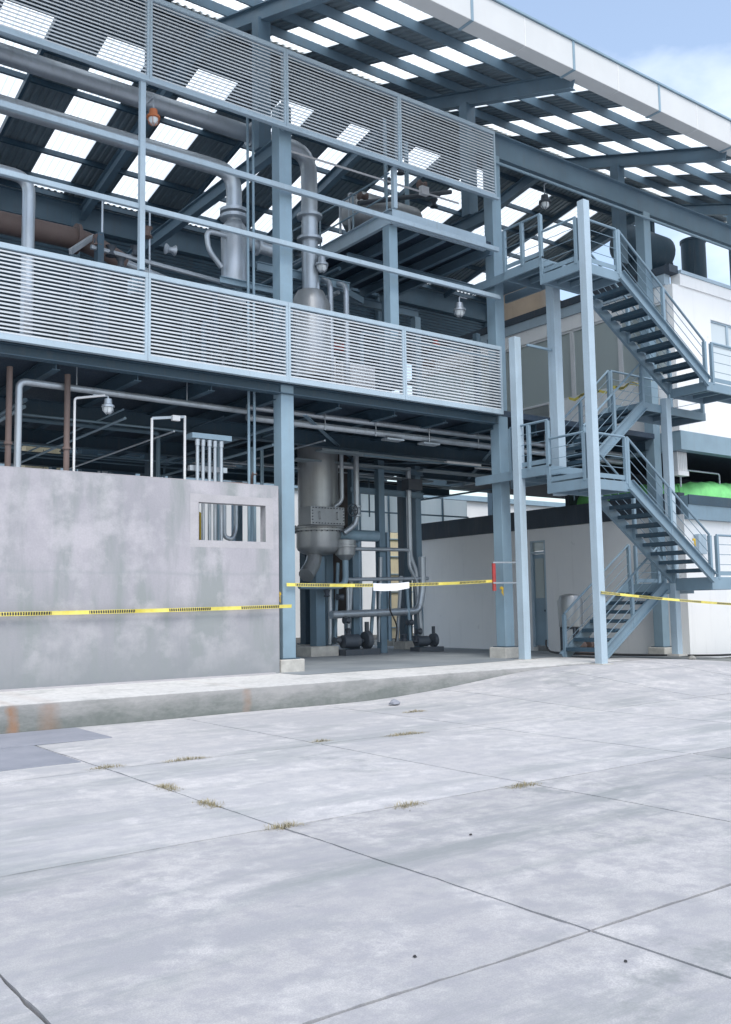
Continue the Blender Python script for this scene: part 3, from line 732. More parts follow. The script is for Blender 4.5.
for zf_, zbk in ((3.88, 4.31), (8.63, 9.06)):
    landing(X0, 17.06, YA0, 14.18, zf_); landing(X0, 17.0, 14.26, 15.40, zbk)
    MB().box(X0, X0+.06, 14.18, 14.258, zf_-.22, zbk+.0).build('step_plate', 'stair', st)
    MB().box(X0+.1, 17.0, 14.22, 14.255, zf_-.2, zbk-.03).build('riser_plate', 'stair', st)
    MB().box(X0+.1, 16.9, 13.93, 14.215, zf_+.19, zf_+.215).build('tread', 'stair', st)
    guard((X0+.03, 13.2, zf_), (X0+.03, 14.16, zf_), posts=1); guard((X0+.03, 14.22, zbk), (X0+.03, 15.36, zbk), posts=3)
    guard((X0+.2, YA0+.03, zf_), (17.0, YA0+.03, zf_), posts=2)
# bridges from the stair into the hall
for z in (4.31, 9.06):
    for x in (X0+.05, 16.95): MB().chan((x, 15.405, z-.11), (x, 16.6, z-.11), .2, .07, .012, 1).build('bridge_beam', 'stair', st)
    box('bridge_plate', 'stair', st, X0+.1, 16.9, 15.42, 16.6, z-.02, z)
landing(20.0, 20.95, YA0, YA1, 1.81, .30); landing(19.75, 20.95, YB0, YB1, 1.70, .26); landing(20.955, 24.6, YA0, YA0+.75, 1.81, .16)
landing(20.2, 21.6, YA0, YA1, 6.55, .22); landing(21.605, 25.6, YA0, YA0+.75, 6.55, .18); landing(19.25, 21.85, YB0, YB1, 6.14, .20)
for (za, x) in ((1.81, 20.05), (6.55, 20.25)):
    guard((x+.25, YA0+.03, za), (24.5, YA0+.03, za), posts=4); guard((24.5, YA0+.1, za), (24.5, YA0+.7, za), posts=2)
guard((21.8, YB0+.05, 6.14), (21.8, YB1-.05, 6.14), posts=2); guard((19.3, YB1-.04, 6.14), (21.75, YB1-.04, 6.14), posts=3)
guard((20.0, YB1-.04, 1.70), (20.9, YB1-.04, 1.70), posts=2)
flight(17.25, 0.0, 19.75, 1.70, YB0, YB1, 8)
flight(20.0, 1.81, 17.06, 3.88, YA0, YA1, 10)
flight(17.0, 4.31, 19.25, 6.14, YB0, YB1, 8)
flight(20.2, 6.55, 17.06, 8.63, YA0, YA1, 10)
def post(x, y, z0, z1, wd=.19, pl=True):
    o = MB().box(x-wd/2, x+wd/2, y-wd/2, y+wd/2, z0, z1).build('stair_post', 'frame', st, bevel=.012)
    if pl: box('base_plate', 'plinth', o, x-.17, x+.17, y-.17, y+.17, z0-.03, z0+.015)
post(15.79, 13.02, -.02, 9.95); post(15.72, 15.12, 0, 7.40, .20); post(20.06, 14.20, -.04, 6.3, .19); post(24.5, 13.9, -.32, 6.35, .15)
post(16.5, 14.6, 3.7, 8.8, .24, False)
box('tie_bar', 'stair', st, 15.55, 16.35, 14.55, 14.60, 7.05, 7.10)

# ------------------------------------------------------------------ caution tape
def tape(name, lab, pts, wd, start=0, twist=()):
    b = MB(); n = len(pts); L = 0; b.uv = []
    P = [Vector(p) for p in pts]
    for i, p in enumerate(P):
        if i: L += (p-P[i-1]).length
        tw = 0.25*math.sin(i*.55+start)+(twist[i] if i < len(twist) else 0)
        up = Vector((0, math.sin(tw), math.cos(tw)))*wd/2
        b.v += [p-up, p+up]; b.uv += [(L+start, 0), (L+start, 1)]
    b.f = [(2*i, 2*i+2, 2*i+3, 2*i+1) for i in range(n-1)]
    o = b.build(name, 'tape', None, solid=.002); tag(o, lab, 'tape'); return o
def span(a, c, sag, n=40):
    a = Vector(a); c = Vector(c); return [a+(c-a)*(i/n)-Vector((0, 0, sag*4*(i/n)*(1-i/n))) for i in range(n+1)]
tape('caution_tape', 'yellow and black caution tape stretched across the concrete wall', span((-2, 15.62, 1.26), (9.86, 15.60, 1.28), .05, 90), .066)
tape('caution_tape', 'yellow caution tape with a white tag strung across the open bay', span((9.9, 15.84, 1.70), (15.60, 15.84, 1.79), .05), .066, .4)
tape('caution_tape', 'yellow caution tape running from the front stair post past the white wall', span((15.72, 12.90, 1.46), (24.5, 12.95, 1.02), .06), .055, .8)
tape('caution_tape', 'twisted yellow tape tied along the window band behind the upper stair', [(21.90, 15.9+.12*i, 7.38+.05*math.sin(i*1.3)) for i in range(26)], .09, .1)
for (p, lab) in (((9.72, 15.86, 1.52), 'yellow tape knot with loose ends on the column beside the concrete wall'), ((15.76, 15.84, 1.62), 'yellow tape knot hanging from the column by the red tube'), ((20.0, 13.55, 2.72), 'scrap of yellow tape stuck on the middle stair flight')):
    b = MB(); x, y, z = p
    for k in range(4):
        a = random.uniform(-.5, .5)
        b.tube([(x, y, z), (x+.03*math.sin(a*6), y-.02, z+.03), (x+.02*math.cos(k*2), y-.03, z-.03), (x+.02*k-.03, y-.03, z-.10-.025*k)], [.008, .014, .012, .008], 5)
    b.box(x-.05, x+.05, y-.025, y+.0, z-.025, z+.025)
    o = b.build('tape_knot', 'yellow'); tag(o, lab, 'tape')
b = MB()
for i, (x, z) in enumerate(((12.02, 1.66), (12.3, 1.65), (12.65, 1.66), (12.98, 1.69))): b.v += [(x, 15.828-.012*(i % 2), z-.085+.02*(i == 3)), (x, 15.828-.012*(i % 2), z+.07)]
b.f = [(2*i, 2*i+2, 2*i+3, 2*i+1) for i in range(3)]
o = b.build('tape_tag', 'paper', None, solid=.003); tag(o, 'white blank strip on the tape across the open bay', 'tag')

# red tube with clamp beside the second column
t = thing('red_tube', 'red tube clamped beside the column right of the open bay', 'tube', (15.52, 15.78, 1.56))
pipe('tube', 'red', t, [(15.50, 15.80, 1.56), (15.50, 15.80, 2.2)], .045)
for z in (1.74, 2.21): MB().bar((15.45, 15.78, z), (16.25, 15.50, z), .03, .035).build('clamp', 'galv_pipe', t)

# ------------------------------------------------------------------ lamps
def caged_lamp(x, y, z, lab, body='galv_pipe', arm=(.35, 0, .18), sc=1.0, grp=None):
    t = thing('caged_lamp', lab, 'lamp', (x, y, z-.12*sc), grp)
    MB().lathe((x, y, z), [(.02*sc, .16*sc), (.07*sc, .15*sc), (.08*sc, .05*sc), (.12*sc, .03*sc), (.125*sc, -.01*sc), (.06*sc, -.012*sc)], 18).build('housing', body, t, smooth=True)
    MB().lathe((x, y, z), [(.085*sc, -.013*sc), (.085*sc, -.07*sc), (.06*sc, -.115*sc), (.01*sc, -.13*sc)], 18).build('globe', 'lens', t, smooth=True)
    c = MB()
    for k in range(6):
        a = PI*k/3; c.tube([(x+.11*sc*math.cos(a), y+.11*sc*math.sin(a), z-.01*sc), (x+.105*sc*math.cos(a), y+.105*sc*math.sin(a), z-.08*sc), (x+.03*sc*math.cos(a), y+.03*sc*math.sin(a), z-.145*sc)], .005*sc, 5)
    c.build('guard', body, t)
    pipe('arm', 'galv_pipe', t, [(x, y, z+.15*sc), (x, y, z+.15*sc+arm[2]), (x+arm[0], y+arm[1], z+.15*sc+arm[2])], .016)
    return t
caged_lamp(7.12, 15.98, 10.48, 'orange caged lamp under the upper louvre band at the left', 'orange', (0, .25, .25), 1.05)
caged_lamp(6.42, 16.3, 4.92, 'caged lamp hanging over the concrete wall below the floor beams', 'galv_pipe', (-.28, 0, .05), .95)
caged_lamp(11.62, 17.0, 8.86, 'caged lamp hanging in the upper storey right of the column', 'galv_pipe', (0, .5, .2), 1.2)
caged_lamp(15.2, 16.4, 8.30, 'caged lamp beside the right column of the upper storey', 'galv_pipe', (.25, 0, .15), 1.2)
caged_lamp(18.3, 16.35, 11.75, 'dark caged lamp hanging from the eave beam above the top landing', 'grey_machine', (0, -.25, .3), 1.3)
caged_lamp(19.0, 19.0, 5.0, 'caged lamp under the floor beams of the open bay', 'galv_pipe', (.2, .1, .1), 1.2)

# ------------------------------------------------------------------ pipework above the concrete wall
t = thing('elbow_pipe', 'grey pipe bending down over the left end of the concrete wall', 'pipe', (4.85, 16.35, 0))
pipe('pipe', 'galv_pipe', t, [(4.85, 16.35, 0), (4.85, 16.35, 5.2), (9.55, 16.9, 5.30), (9.62, 16.9, 5.30)], .062, .14)
for x in (5.9, 8.2): MB().tube([(x, 16.35+.117*(x-4.85), 5.24), (x, 16.35+.117*(x-4.85), 5.7)], .012, 6).build('hanger', 'galv_pipe', t)
for x, lab in ((4.68, 'brown rusty standpipe at the left edge above the concrete wall'), (5.68, 'brown rusty standpipe right of the grey elbow pipe')):
    t = thing('standpipe', lab, 'pipe', (x, 16.3, 0)); pipe('pipe', 'rust', t, [(x, 16.32, 0), (x, 16.32, 5.42)], .052); flange('collar', 'rust', t, (x, 16.32, 4.1), .07, .04)
def goalpost(xa, xb, z, y, lab):
    t = thing('conduit_arch', lab, 'conduit', ((xa+xb)/2, y, 0))
    pipe('conduit', 'white_metal', t, [(xa, y, 0), (xa, y, z-.12)], .024); pipe('conduit', 'white_metal', t, [(xb, y, 0), (xb, y, z)], .024)
    MB().bar((xa, y, z-.12), (xb, y+.0, z-.02), .03, .05).build('tray', 'galv_pipe', t); box('junction_box', 'white_metal', t, xa+.4, xa+.55, y-.05, y+.03, z-.12, z-.02)
goalpost(7.27, 7.94, 4.92, 16.3, 'slim white conduit frame standing behind the concrete wall, left of the five pipes')
t = thing('conduit_drop', 'single thin white conduit beside the rusty standpipe', 'conduit', (5.80, 16.3, 0))
pipe('conduit', 'white_metal', t, [(5.80, 16.28, 0), (5.80, 16.28, 5.0), (6.35, 16.28, 5.12)], .022, .05)
t = thing('pipe_bank', 'bank of five upright grey conduits behind the concrete wall', 'pipes', (8.48, 16.35, 0))
for k in range(5):
    x = 8.22+.128*k; pipe('conduit', 'galv_pipe', t, [(x, 16.33+.02*(k % 2), 0), (x, 16.33+.02*(k % 2), 4.42)], .034); flange('cap', 'galv_pipe', t, (x, 16.33+.02*(k % 2), 4.44), .045, .12)
MB().box(8.1, 8.9, 16.40, 16.5, 3.9, 4.0).build('strap', 'galv_pipe', t); box('tray', 'steel', t, 8.1, 8.95, 16.3, 16.6, 4.52, 4.62)
t = thing('twin_risers', 'pair of thin dark pipes rising beside the front column', 'pipes', (9.55, 16.3, 3.5))
for x in (9.40, 9.53): pipe('riser', 'steel', t, [(x, 16.42, 0), (x, 16.42, 11.5)], .028)
pipe('low_bend', 'rust', t, [(9.53, 16.42, 3.95), (9.53, 16.60, 3.72), (8.6, 16.60, 3.70)], .05, .1)
t = thing('yellow_guard', 'yellow looped guard rail seen through the wall opening', 'guard rail', (8.85, 18.0, 0))
pipe('hoop', 'yellow', t, [(8.92, 18.0, 0), (8.92, 18.0, 3.25), (9.14, 18.0, 3.25), (9.14, 18.0, 0)], .05, .1)

# long twin pipes under the floor of the open bay
t = thing('twin_mains', 'two long pale pipes hung under the floor across the open bay', 'pipes', (14, 17.0, 5.1))
for z, rr_ in ((5.42, .065), (5.20, .075)):
    pipe('main', 'galv_pipe', t, [(9.7, 17.0, z), (21.8, 17.0, z)], rr_)
for x in (11.6, 13.0, 14.6, 16.2, 18.6): MB().tube([(x, 16.92, 5.1), (x, 16.92, 5.7)], .012, 6).build('hanger', 'galv_pipe', t)
for x in (13.3, 14.4): box('cradle', 'galv_pipe', t, x, x+.5, 16.88, 17.12, 5.06, 5.10)
# rack of many small lines further in
t = thing('pipe_rack', 'rack of small pipes and trays crowding under the floor beams', 'pipe rack', (12, 20.5, 4.3))
rk = random.Random(11)
for k in range(22):
    z = rk.uniform(4.75, 5.25); y = rk.uniform(17.6, 24)
    if rk.random() < .55:
        xa = rk.uniform(2, 14); xb = xa+rk.uniform(3, 9); pts = [(xa, y, z), (min(xb, 21.6), y, z)]
        if rk.random() < .5: pts.append((min(xb, 21.6), y, z-rk.uniform(.4, 1.6)))
    else:
        xa = rk.uniform(4, 21); pts = [(xa, 17.4, z), (xa, 24.2, z)]
        if rk.random() < .4: pts.append((xa, 24.2, z-1))
    pipe('line', rk.choice(('steel_mid', 'steel', 'steel_dark', 'steel_mid', 'galv_pipe')), t, pts, rk.uniform(.016, .045))
for k in range(7):
    xa = rk.uniform(4, 18); y = rk.uniform(18, 23); MB().box(xa, xa+rk.uniform(2, 5), y, y+.3, 4.95, 5.0).build('tray', 'galv', t)
for k in range(4):
    xa = rk.uniform(5, 20); y = rk.uniform(18, 23); box('light_batten', 'white_metal', t, xa, xa+1.2, y, y+.12, 4.9, 4.96)

# ------------------------------------------------------------------ process plant in the open bay
CX, CY = 13.74, 20.4
t = thing('reactor_vessel', 'tall grey vessel with bolted manhole box and rounded bottom in the open bay', 'vessel', (CX, CY, .0))
MB().lathe((CX, CY, 0), [(.53, 3.32), (.53, 5.75), (.1, 5.76)], 40).build('shell', 'stain_steel', t, smooth=True)
fl_ = MB().lathe((CX, CY, 0), [(.1, 3.20), (.66, 3.20), (.66, 3.255), (.62, 3.257), (.62, 3.265), (.66, 3.267), (.66, 3.32), (.1, 3.325)], 40).build('flange', 'stain_steel', t, smooth=True)
for k in range(28):
    a = 2*PI*k/28; MB().lathe((CX+.63*math.cos(a), CY+.63*math.sin(a), 0), [(.018, 3.17), (.018, 3.35)], 6).build('bolt', 'grey_machine', fl_)
MB().lathe((CX, CY, 0), [(.58, 3.198), (.58, 2.80), (.55, 2.72), (.42, 2.63), (.20, 2.58), (.05, 2.57)], 40).build('bowl', 'stain_steel', t, smooth=True)
pipe('chute', 'stain_steel', t, [(CX-.12, CY, 2.66), (CX-.25, CY-.1, 2.35), (CX-.6, CY-.3, 2.05)], .2, .2)
mb_ = box('manhole_box', 'stain_steel', t, CX-.80, CX+.22, CY-.86, CY-.3, 3.30, 3.76, bevel=.01)
for k in range(11):
    for z in (3.34, 3.72): MB().lathe((CX-.74+.09*k, CY-.87, z), [(.014, -.02), (.014, .02)], 6, 'y').build('bolt', 'grey_machine', mb_)
for k in range(4):
    for x in (CX-.76, CX+.18): MB().lathe((x, CY-.87, 3.42+.075*k), [(.014, -.02), (.014, .02)], 6, 'y').build('bolt', 'grey_machine', mb_)
for x in (CX-.55, CX-.02): pipe('grip', 'stain_steel', mb_, [(x, CY-.86, 3.44), (x, CY-.92, 3.44), (x, CY-.92, 3.62), (x, CY-.86, 3.62)], .012, .02)
pipe('side_duct', 'steel', t, [(CX+.4, CY-.2, 3.12), (CX+1.75, CY-.2, 3.12)], .15)
MB().box(CX-.20, CX+.08, CY-.15, CY+.15, .26, 2.55).build('support_leg', 'steel_mid', t, bevel=.01); MB().box(CX+.44, CX+.66, CY+.3, CY+.5, .26, 3.4).build('support_leg', 'steel_mid', t, bevel=.01)
box('footing', 'plinth', t, CX-.5, CX+.35, CY-.35, CY+.35, 0, .26, bevel=.02)
t = thing('feed_pipe', 'upright pale pipe with hand wheel and valve right of the grey vessel', 'pipe', (CX+.95, CY-.6, 3))
pipe('riser', 'galv_pipe', t, [(CX+.80, CY-.6, 5.4), (CX+.80, CY-.6, 3.4), (CX+.45, CY-.5, 3.15)], .075, .22); pipe('riser', 'galv_pipe', t, [(CX+.26, CY-.7, 5.4), (CX+.26, CY-.7, 3.95), (CX+.1, CY-.6, 3.8)], .055, .12)
MB().lathe((CX+.80, CY-.6, 3.72), [(.05, -.16), (.12, -.14), (.12, -.1), (.08, -.08), (.1, 0), (.08, .08), (.12, .1), (.12, .14), (.05, .16)], 16).build('valve_body', 'galv_pipe', t, smooth=True)
b = MB(); c = Vector((CX+.56, CY-.75, 3.72)); b.tube([c+Vector((.16*math.cos(2*PI*k/20), 0, .16*math.sin(2*PI*k/20))) for k in range(21)], .016, 6)
for k in range(3): b.tube([c-Vector((.15*math.cos(PI*k/3), 0, .15*math.sin(PI*k/3))), c+Vector((.15*math.cos(PI*k/3), 0, .15*math.sin(PI*k/3)))], .011, 5)
b.build('hand_wheel', 'grey_machine', t, smooth=True); MB().tube([c, c+Vector((.25, .15, 0))], .014, 6).build('stem', 'grey_machine', t)
t = thing('small_pot', 'small round-bottomed pot hung below the side duct', 'vessel', (CX+.95, CY-.3, 1.7))
MB().lathe((CX+.52, CY-.45, 0), [(.08, 3.0), (.28, 2.96), (.28, 2.84), (.31, 2.83), (.31, 2.78), (.27, 2.77), (.25, 2.58), (.12, 2.46), (.07, 2.44)], 24).build('shell', 'stain_steel', t, smooth=True)
pipe('drain', 'steel', t, [(CX+.52, CY-.45, 2.5), (CX+.52, CY-.45, 1.78), (CX-.9, CY-.45, 1.78)], .08, .25)
t = thing('lagged_stack', 'dark brown upright lagged tank behind the small pot', 'tank', (15.35, 21.4, 0))
MB().lathe((15.15, 21.4, 0), [(.30, 1.0), (.45, 1.3), (.45, 5.7), (.1, 5.72)], 30).build('shell', 'brick_dark', t, smooth=True)
for k in range(9): MB().lathe((15.15, 21.4, 1.5+.47*k), [(.45, -.012), (.462, -.01), (.462, .01), (.45, .012)], 30).build('band', 'brick_dark', t, smooth=True)
for k in range(3):
    a = 2*PI*k/3+.5; MB().box(15.15+.33*math.cos(a)-.05, 15.15+.33*math.cos(a)+.05, 21.4+.4*math.sin(a)-.05, 21.4+.4*math.sin(a)+.05, 0, 1.3).build('leg', 'steel', t)
# secondary frame with pipes behind
t = thing('pipe_skid', 'blue steel frame carrying pipes in the middle of the open bay', 'frame', (16.2, 20.4, 0))
for (x, y) in ((14.85, 20.4), (15.68, 20.3), (17.22, 20.6), (14.35, 21.2)): MB().box(x-.1, x+.1, y-.1, y+.1, 0, 5.2).build('upright', 'steel_mid', t, bevel=.008)
for z in (4.35, 5.0): MB().ibeam((14.7, 20.3, z), (17.4, 20.5, z), .16, .1).build('crossbar', 'steel_mid', t)
pipe('manifold', 'galv_pipe', t, [(14.3, 20.05, 1.95), (17.3, 20.25, 2.0)], .05); pipe('manifold', 'galv_pipe', t, [(13.9, 20.1, 1.05), (16.95, 20.25, 1.1), (17.1, 20.25, 1.75), (17.1, 20.25, 2.6)], .10, .25)
pipe('manifold', 'galv_pipe', t, [(14.4, 20.05, 2.75), (16.6, 20.2, 2.78), (16.6, 20.2, 2.3), (16.85, 20.2, 1.9)], .05, .12)
pipe('drop', 'galv_pipe', t, [(16.75, 20.35, 5.1), (16.75, 20.35, 2.6), (16.95, 20.35, 2.2), (17.1, 20.35, .4)], .075, .15)
for x in (13.95, 14.2, 14.5, 14.62, 15.4, 15.6, 16.3, 16.5): pipe('drop', rk.choice(('galv_pipe', 'steel')), t, [(x, 20.1+rk.uniform(-.1, .4), .3), (x, 20.2, rk.uniform(1.6, 2.8))], rk.uniform(.03, .06))
for (x, z) in ((14.1, 1.5), (14.3, .9), (14.35, .6), (16.4, .8), (16.7, .55), (16.6, .35), (16.2, .4), (13.7, 1.6), (14.0, .4)): MB().lathe((x, 20.0, z), [(.03, -.1), (.09, -.08), (.05, -.02), (.09, .08), (.03, .1)], 12, rk.choice('xz')).build('valve', 'grey_machine', t, smooth=True)
pipe('hose', 'black', t, [(15.75, 20.0, 1.7), (15.65, 19.95, 1.2), (15.95, 19.95, .7), (15.9, 20.0, .3)], .02, .2)
MB().box(16.55, 17.05, 20.1, 20.4, 4.45, 4.75).build('cable_box', 'grey_machine', t)
def pump(x, y, lab, rot=0, col='grey_machine', sc=1):
    t = thing('pump', lab, 'pump', (x, y, floor_z(x)), None); z = floor_z(x)
    box('skid', col, t, x-.55*sc, x+.55*sc, y-.25*sc, y+.25*sc, z, z+.16*sc, bevel=.01)
    MB().lathe((x-.18*sc, y, z+.36*sc), [(.05, -.32*sc), (.17*sc, -.3*sc), (.18*sc, .18*sc), (.1*sc, .2*sc), (.04, .36*sc)], 18, 'x').build('motor', col, t, smooth=True)
    MB().lathe((x+.3*sc, y, z+.38*sc), [(.08, -.1*sc), (.22*sc, -.08*sc), (.24*sc, .05*sc), (.1*sc, .12*sc)], 20, 'x').build('casing', col, t, smooth=True)
    pipe('outlet', col, t, [(x+.3*sc, y, z+.5*sc), (x+.3*sc, y, z+.85*sc)], .06*sc)
    return t
pump(14.65, 20.0, 'dark pump on a skid on the bay floor right of the grey vessel'); pump(17.0, 20.0, 'dark pump on a skid at the foot of the far white wall', 0, 'grey_machine', .8)
pump(20.6, 17.6, 'small rusty pump under the lowest stair flight', 0, 'rust', .75)
t = thing('mixing_drum', 'dark drum on legs under the lowest stair flight', 'drum', (19.9, 17.4, floor_z(19.9)))
MB().lathe((19.9, 17.4, 0), [(.1, .55), (.32, .62), (.34, 1.3), (.28, 1.45), (.1, 1.5)], 24).build('shell', 'stain_steel', t, smooth=True)
for k in range(3):
    a = 2*PI*k/3; MB().box(19.9+.26*math.cos(a)-.03, 19.9+.26*math.cos(a)+.03, 17.4+.26*math.sin(a)-.03, 17.4+.26*math.sin(a)+.03, floor_z(19.9), .66).build('leg', 'grey_machine', t)
hp = [Vector((21.95, 20.2, .12)), Vector((21.5, 19.8, .02)), Vector((20.4, 18.7, -.1)), Vector((19.3, 17.4, -.06)), Vector((18.8, 16.6, -.02)), Vector((19.4, 15.9, -.06)), Vector((20.8, 15.5, -.13)), Vector((23, 15.0, -.22)), Vector((27, 14.6, -.2))]
o = MB().tube(fillet(hp, .8, 5), .028, 8).build('hose', 'black', None, smooth=True); tag(o, 'black hose trailing over the floor from the door to the stair foot', 'hose')

# ------------------------------------------------------------------ plant of the upper storey
t = thing('separator_vessel', 'upright grey cylinder with flange and elbow duct on the upper floor, left of the column', 'vessel', (9.4, 17.0, 5.86))
MB().lathe((9.4, 17.0, 0), [(.05, 7.98), (.27, 8.0), (.28, 9.18), (.18, 9.32), (.16, 9.33)], 28).build('shell', 'galv_pipe', t, smooth=True)
flange('flange', 'galv_pipe', t, (9.4, 17.0, 9.42), .30, .07); flange('flange', 'galv_pipe', t, (9.4, 17.0, 9.55), .30, .07)
pipe('duct', 'galv_pipe', t, [(9.4, 17.0, 9.3), (9.4, 17.0, 10.42), (-2, 17.0, 10.42)], .165, .42, 18)
pipe('side_nozzle', 'galv_pipe', t, [(9.5, 17.0, 8.95), (10.5, 17.0, 8.9)], .13); flange('flange', 'galv_pipe', t, (9.95, 17.0, 8.93), .2, .05, 'x')
pipe('bypass', 'galv_pipe', t, [(9.2, 16.9, 8.95), (8.7, 16.9, 8.95), (8.75, 16.9, 8.55), (9.05, 16.9, 8.25)], .055, .15)
for y in (16.7, 17.3): MB().chan((8.9, y, 7.9), (10.3, y, 7.9), .14, .06).build('bracket', 'steel', t)
for x in (8.95, 10.25): MB().box(x-.04, x+.04, 16.96, 17.04, 5.86, 7.83).build('leg', 'steel_dark', t)
t = thing('elbow_duct', 'thick grey duct running along and bending down right of the column', 'duct', (11.5, 17.3, 5.86))
pipe('duct', 'galv_pipe', t, [(-2, 17.3, 11.56), (11.5, 17.3, 11.56), (11.5, 17.3, 8.3)], .185, .5, 18)
for z in (10.06, 9.52): flange('flange', 'galv_pipe', t, (11.5, 17.3, z), .29, .06)
flange('flange', 'galv_pipe', t, (10.0, 17.3, 11.56), .26, .08, 'x'); flange('flange', 'galv_pipe', t, (10.12, 17.3, 11.56), .26, .08, 'x')
MB().lathe((11.5, 17.3, 0), [(.1, 5.9), (.45, 6.3), (.45, 8.0), (.3, 8.3), (.15, 8.32)], 28).build('hopper', 'stain_steel', t, smooth=True)
t = thing('down_pipe', 'grey pipe bending down at the left edge of the upper storey', 'pipe', (5.15, 17.0, 5.86))
pipe('pipe', 'galv_pipe', t, [(-2, 17.0, 9.16), (5.15, 17.0, 9.16), (5.15, 17.0, 5.9)], .115, .3, 16)
t = thing('rusty_main', 'thick rusty brown pipe lying along the upper floor at the left', 'pipe', (4, 18, 5.86))
pipe('pipe', 'rust', t, [(-2, 18.0, 8.62), (6.6, 18.0, 8.62), (7.4, 18.0, 8.3)], .21, .3, 16); flange('flange', 'rust', t, (6.4, 18.0, 8.62), .30, .07, 'x')
pipe('tail', 'galv_pipe', t, [(7.3, 18.0, 8.35), (8.6, 18.0, 8.1), (10.2, 18.0, 8.0)], .09)
for x in (1, 4.2, 7.0): MB().box(x-.06, x+.06, 17.94, 18.06, 5.86, 8.42).build('prop', 'steel_dark', t)
t = thing('valve_station', 'small valves and short pipes on brackets at the left of the upper floor', 'valves', (6.6, 17.2, 5.86))
MB().bar((5.9, 16.9, 7.9), (6.7, 17.9, 8.7), .06, .10).build('bracket', 'galv_pipe', t); MB().box(6.5, 6.62, 17.1, 17.3, 5.86, 8.5).build('prop', 'steel_dark', t)
for (x, z) in ((6.55, 8.35), (6.8, 8.2), (7.0, 8.0), (7.55, 8.75), (8.05, 8.5), (7.3, 8.3)): MB().lathe((x, 17.2, z), [(.03, -.13), (.11, -.1), (.06, -.03), (.06, .03), (.11, .1), (.03, .13)], 14, rk.choice('xz')).build('valve', rk.choice(('galv_pipe', 'rust', 'grey_machine')), t, smooth=True)
for (a, b) in (((6.4, 17.2, 8.2), (8.4, 17.2, 8.1)), ((7.6, 17.2, 6), (7.6, 17.2, 9.3)), ((6.62, 17.2, 8.3), (6.62, 17.2, 9.2)), ((8.4, 17.2, 8.1), (9.3, 17.2, 8.05))): MB().tube([a, b], .05 if a[2] > 8 and a[2] < 8.25 else .02, 8).build('line', 'galv_pipe', t, smooth=True)
t = thing('receiver_drum', 'horizontal grey drum with pipework on the mezzanine', 'drum', (14.1, 18.4, 10.02))
MB().lathe((14.1, 18.4, 11.05), [(.03, -.78), (.35, -.72), (.52, -.52), (.55, -.4), (.55, 1.25), (.35, 1.5), (.03, 1.55)], 26, 'x').build('shell', 'stain_steel', t, smooth=True)
for x in (13.75, 15.0): MB().box(x-.06, x+.06, 18.05, 18.75, 10.02, 10.62).build('saddle', 'steel', t)
pipe('loop', 'galv_pipe', t, [(13.2, 18.1, 10.1), (13.2, 18.1, 11.35), (13.4, 18.1, 11.35)], .03, .08); pipe('loop', 'galv_pipe', t, [(13.3, 18.2, 11.1), (13.0, 18.2, 11.1), (13.0, 18.2, 10.3)], .03, .08)
pipe('header', 'grey_machine', t, [(13.2, 17.7, 10.95), (16.2, 17.7, 12.0)], .06); pipe('header', 'steel', t, [(14.6, 18.4, 11.6), (14.6, 18.4, 13.8)], .05); pipe('header', 'steel', t, [(15.3, 18.4, 11.6), (15.3, 18.4, 13.4)], .06)
for (x, z) in ((14.3, 11.8), (14.6, 12.2), (15.3, 12.0), (15.7, 11.6), (13.4, 11.2)): MB().lathe((x, 17.8, z), [(.03, -.13), (.11, -.1), (.06, -.03), (.06, .03), (.11, .1), (.03, .13)], 14, rk.choice('xz')).build('valve', rk.choice(('rust', 'grey_machine')), t, smooth=True)
box('junction_box', 'white_metal', t, 14.0, 14.22, 16.28, 16.4, 10.88, 11.08); pipe('conduit', 'white_metal', t, [(10.2, 16.34, 10.9), (15.2, 16.34, 10.95)], .022)
t = thing('upper_pipework', 'tangle of small pipes and hangers on the upper floor right of the column', 'pipe rack', (15, 20, 5.86))
ru = random.Random(44)
for k in range(16):
    z = ru.uniform(6.6, 9.3); y = ru.uniform(18.2, 23.5); xa = ru.uniform(10.5, 15); xb = min(21, xa+ru.uniform(2, 6))
    pts = [(xa, y, 5.9), (xa, y, z), (xb, y, z)] if ru.random() < .6 else [(xa, 17.8, z), (xa, 23.5, z), (xa, 23.5, 5.9)]
    pipe('line', ru.choice(('galv_pipe', 'steel_mid', 'steel_dark', 'steel')), t, pts, ru.uniform(.025, .07))
for k in range(6):
    xa = ru.uniform(11, 20); y = ru.uniform(18.5, 23); MB().box(xa-.08, xa+.08, y-.08, y+.08, 5.86, 9.3).build('prop', 'steel_mid', t)
for k in range(7): MB().lathe((ru.uniform(11, 19), ru.uniform(18, 20), ru.uniform(7.4, 9)), [(.04, -.15), (.13, -.12), (.07, -.03), (.07, .03), (.13, .12), (.04, .15)], 14, ru.choice('xz')).build('valve', ru.choice(('rust', 'red', 'grey_machine', 'galv_pipe')), t, smooth=True)
for k in range(5): MB().bar((ru.uniform(11, 20), 18+k, 8.9), (ru.uniform(13, 21), 18.6+k, 8.9), .1, .16).build('cross_member', 'steel_mid', t)
t = thing('low_pipes', 'three short upright pipes behind the lower louvres right of the column', 'pipes', (12.0, 17.0, 5.86))
for x in (11.62, 11.98, 12.42): pipe('pipe', 'galv_pipe', t, [(x, 17.2, 5.9), (x, 17.2, 8.6), (x+.1, 17.9, 8.9)], .065, .2)
MB().ibeam((10.3, 17.6, 8.75), (12.8, 17.6, 8.75), .2, .1).build('hanger_beam', 'steel', t)
t = thing('white_cabinet', 'pale cabinet showing behind the lower louvres of the third panel', 'cabinet', (12.4, 17.5, 5.86))
